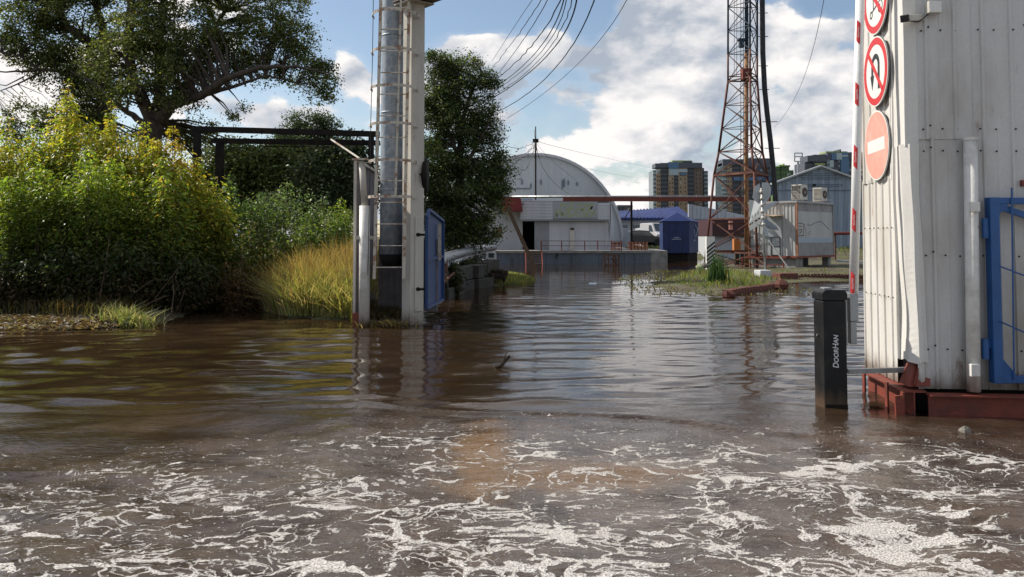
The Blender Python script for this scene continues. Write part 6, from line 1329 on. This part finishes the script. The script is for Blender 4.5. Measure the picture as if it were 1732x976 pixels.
MB().bb((vx0, YV - .15, -.1), (vx1, YV - .1, zat(441, YV) + .8)).build('plinth', 'bluegrey_d', vh)
rp = thing('red_pipe_run', (xat(1440, 395, 55), 55, 0), 'short red pipe run in front of the blue-grey warehouse', 'pipe')
MB().tube([at(1409, 395, 55), at(1540, 393, 55)], .11, 10).build('pipe', 'red_beam', rp)
for x in (1412, 1530): MB().bar(at(x, 396, 55), (xat(x, 396, 55), 55, 0), .1, .1).build('post', 'timber_rust', rp)
MB().bar(at(1411, 385, 37.5), at(1413, 440, 37.2), .05, .05); 
fl = thing('floodlight_frame', (xat(1350, 300, 100), 100, .4), 'open rectangular floodlight frame on a pole above the warehouse roof', 'light pole')
MB().bar(at(1350, 400, 100), at(1350, 273, 100), .22, .22).build('pole', 'grey_metal', fl)
for a, b in (((1344, 259), (1357, 259)), ((1344, 265), (1357, 265)), ((1344, 273), (1357, 273)), ((1344, 273), (1344, 259)), ((1357, 273), (1357, 259))): MB().bar(at(*a, 100), at(*b, 100), .12, .12).build('frame_bar', 'grey_metal', fl)
# ------------------------------------------------------------------ tower blocks
def block(name, label, Y, bays, y_base, floor_px, seed=0, extra=(), winw=1.5, depth=18):
    """bays: (x0, x1, ytop, material, number of window columns, forward metres)"""
    xs_ = [b[0] for b in bays] + [b[1] for b in bays]; o = thing(name, (xat(sum(xs_) / len(xs_), 400, Y), Y, .4), label, 'tower block', 'far tower blocks')
    r = random.Random(seed); s = Y / F; k = 0
    wm_ = MB().box((0, 0, 0), (winw * s, .12, floor_px * .45 * s)).mesh('window', 'hr_dark'); wm2 = MB().box((0, 0, 0), (winw * s, .12, floor_px * .45 * s)).mesh('window', 'hr_pale')
    gm_ = {}
    for (x0, x1, yt, m, nw, fw) in bays:
        X0, X1 = xat(x0, 400, Y), xat(x1, 400, Y); MB().bb((X0, Y - fw, 0), (X1, Y + depth, zat(yt, Y))).build('bay', m, o)
        y = yt + floor_px * .7
        while y < y_base and k < 290:
            if nw > 0:
                for c in range(nw):
                    wo_ = link(bpy.data.objects.new('window', wm_ if r.random() < .85 else wm2), o); wo_.location = Vector((X0 + (X1 - X0) * (c + .5) / nw, Y - fw - .05, zat(y, Y))) - o.location; k += 1
            else:
                key = round(x1 - x0, 2)
                if key not in gm_: gm_[key] = MB().box((0, 0, 0), ((x1 - x0) * s * .94, .5, floor_px * .36 * s)).mesh('balcony', 'hr_pale' if nw == -2 else ('hr_slate' if nw == -1 else 'hr_green'))
                wo_ = link(bpy.data.objects.new('balcony', gm_[key]), o); wo_.location = Vector(((X0 + X1) / 2, Y - fw - .2, zat(y, Y))) - o.location; k += 1
            y += floor_px
    for (x0, x1, y0, y1, m, fw) in extra: MB().bb((xat(x0, 400, Y), Y - fw, zat(y1, Y)), (xat(x1, 400, Y), Y + depth * .6, zat(y0, Y))).build('crown_panel', m, o)
    return o
block('tower_block', 'beige and slate tower block standing alone behind the pipe bridge', 590, [
  (1105, 1110, 288, 'hr_glass', -2, 1.0), (1110, 1117, 294, 'hr_beige', 2, 2.5), (1117, 1130, 276, 'hr_dark', -1, 2.0), (1130, 1139, 284, 'hr_beige', 2, 3.2), (1139, 1147, 275, 'hr_dark', -1, 2.6), (1147, 1162, 284, 'hr_beige', 2, 3.0),
  (1162, 1174, 278, 'hr_dark', -1, 2.4), (1174, 1188, 284, 'hr_brown', 2, 2.2), (1188, 1192, 284, 'hr_dark', -1, 0), (1192, 1199, 289, 'hr_glass', -2, -1)], 360, 7.1, 1,
  [(1108, 1130, 277, 284, 'hr_slate', 3.2), (1130, 1147, 275, 286, 'hr_blue', 4.0), (1147, 1187, 276, 284.5, 'hr_slate', 3.6), (1138, 1171, 271.5, 276, 'hr_lime', .5), (1155, 1172, 273, 277, 'hr_dark', 1.0), (1147, 1162, 287, 292, 'hr_pale', 3.6), (1131, 1147, 286, 297, 'hr_pale', 3.5), (1150, 1160, 293, 297, 'hr_blue', 3.7)], winw=1.7)
block('tower_block', 'slate and blue tower block seen through the lattice tower', 560, [
  (1222, 1230, 276, 'hr_glass', -2, 1), (1230, 1238, 280, 'hr_beige', 2, 2.4), (1238, 1252, 272, 'hr_dark', -1, 2), (1252, 1263, 276, 'hr_brown', 2, 3), (1263, 1276, 270, 'hr_dark', -1, 2.4), (1276, 1290, 276, 'hr_slate', 2, 3), (1290, 1304, 272, 'hr_glass', -2, 1)], 375, 7.4, 2,
  [(1222, 1262, 270, 280, 'hr_slate', 3.2), (1262, 1303, 268.5, 284, 'hr_slate', 3.4), (1240, 1302, 300, 306, 'hr_blue', 3.6), (1303, 1311, 272, 330, 'hr_blue', -2)], winw=1.7)
block('tower_block', 'slate, blue and pale green tower block above the warehouse gable', 520, [
  (1362, 1376, 275, 'hr_slate', -1, 1), (1376, 1398, 262, 'hr_slate', 3, 2), (1398, 1406, 262, 'hr_glass', -2, 2.6), (1406, 1421, 260, 'hr_slate', 3, 3), (1421, 1433, 259, 'hr_blue', -2, 3.6), (1433, 1462, 258, 'hr_slate', 3, 2)], 320, 8.0, 3,
  [(1365, 1398, 264, 274, 'hr_slate', 3), (1398, 1441, 259, 270, 'hr_slate', 3.4), (1405, 1413, 260, 271, 'hr_blue', 4), (1413, 1422, 260, 271, 'hr_pale', 4.2), (1399, 1436, 256, 260, 'hr_lime', 0), (1378, 1394, 277, 280, 'hr_lime', 3.4), (1402, 1408, 272, 284, 'hr_pale', 4), (1420, 1434, 270, 292, 'hr_blue', 4.1), (1423, 1425, 252.5, 257, 'hr_dark', 0)], winw=2.2)
block('tower_block', 'low dark green tower block between the lattice tower and the warehouse gable', 640, [(1308, 1322, 282, 'hr_green', 3, 1), (1322, 1335, 282, 'hr_green', 3, 2), (1335, 1344, 288, 'hr_green', 2, 0)], 330, 8.0, 4, [(1318, 1336, 280, 283, 'hr_green', 3), (1326, 1328, 277, 281, 'hr_lime', 1)], winw=2)
block('tower_block', 'tiny far slate apartment block left of the thin post', 800, [(1044, 1056, 351, 'hr_slate', 3, 1), (1056, 1070, 349, 'hr_brown', 3, 2)], 372, 6.5, 5, [(1044, 1070, 347, 351, 'hr_slate', 2.4)], winw=1.6)
# far tree line
for i, (x, y, rx, ry, Y, lab) in enumerate([(1062, 366, 16, 8, 260, 'small dark far tree clump under the thin post stay'), (1215, 362, 14, 8, 300, 'far dark tree clump behind the tower legs'), (1350, 300, 26, 16, 140, 'dark bushy tree top just left of the warehouse gable')]): pass
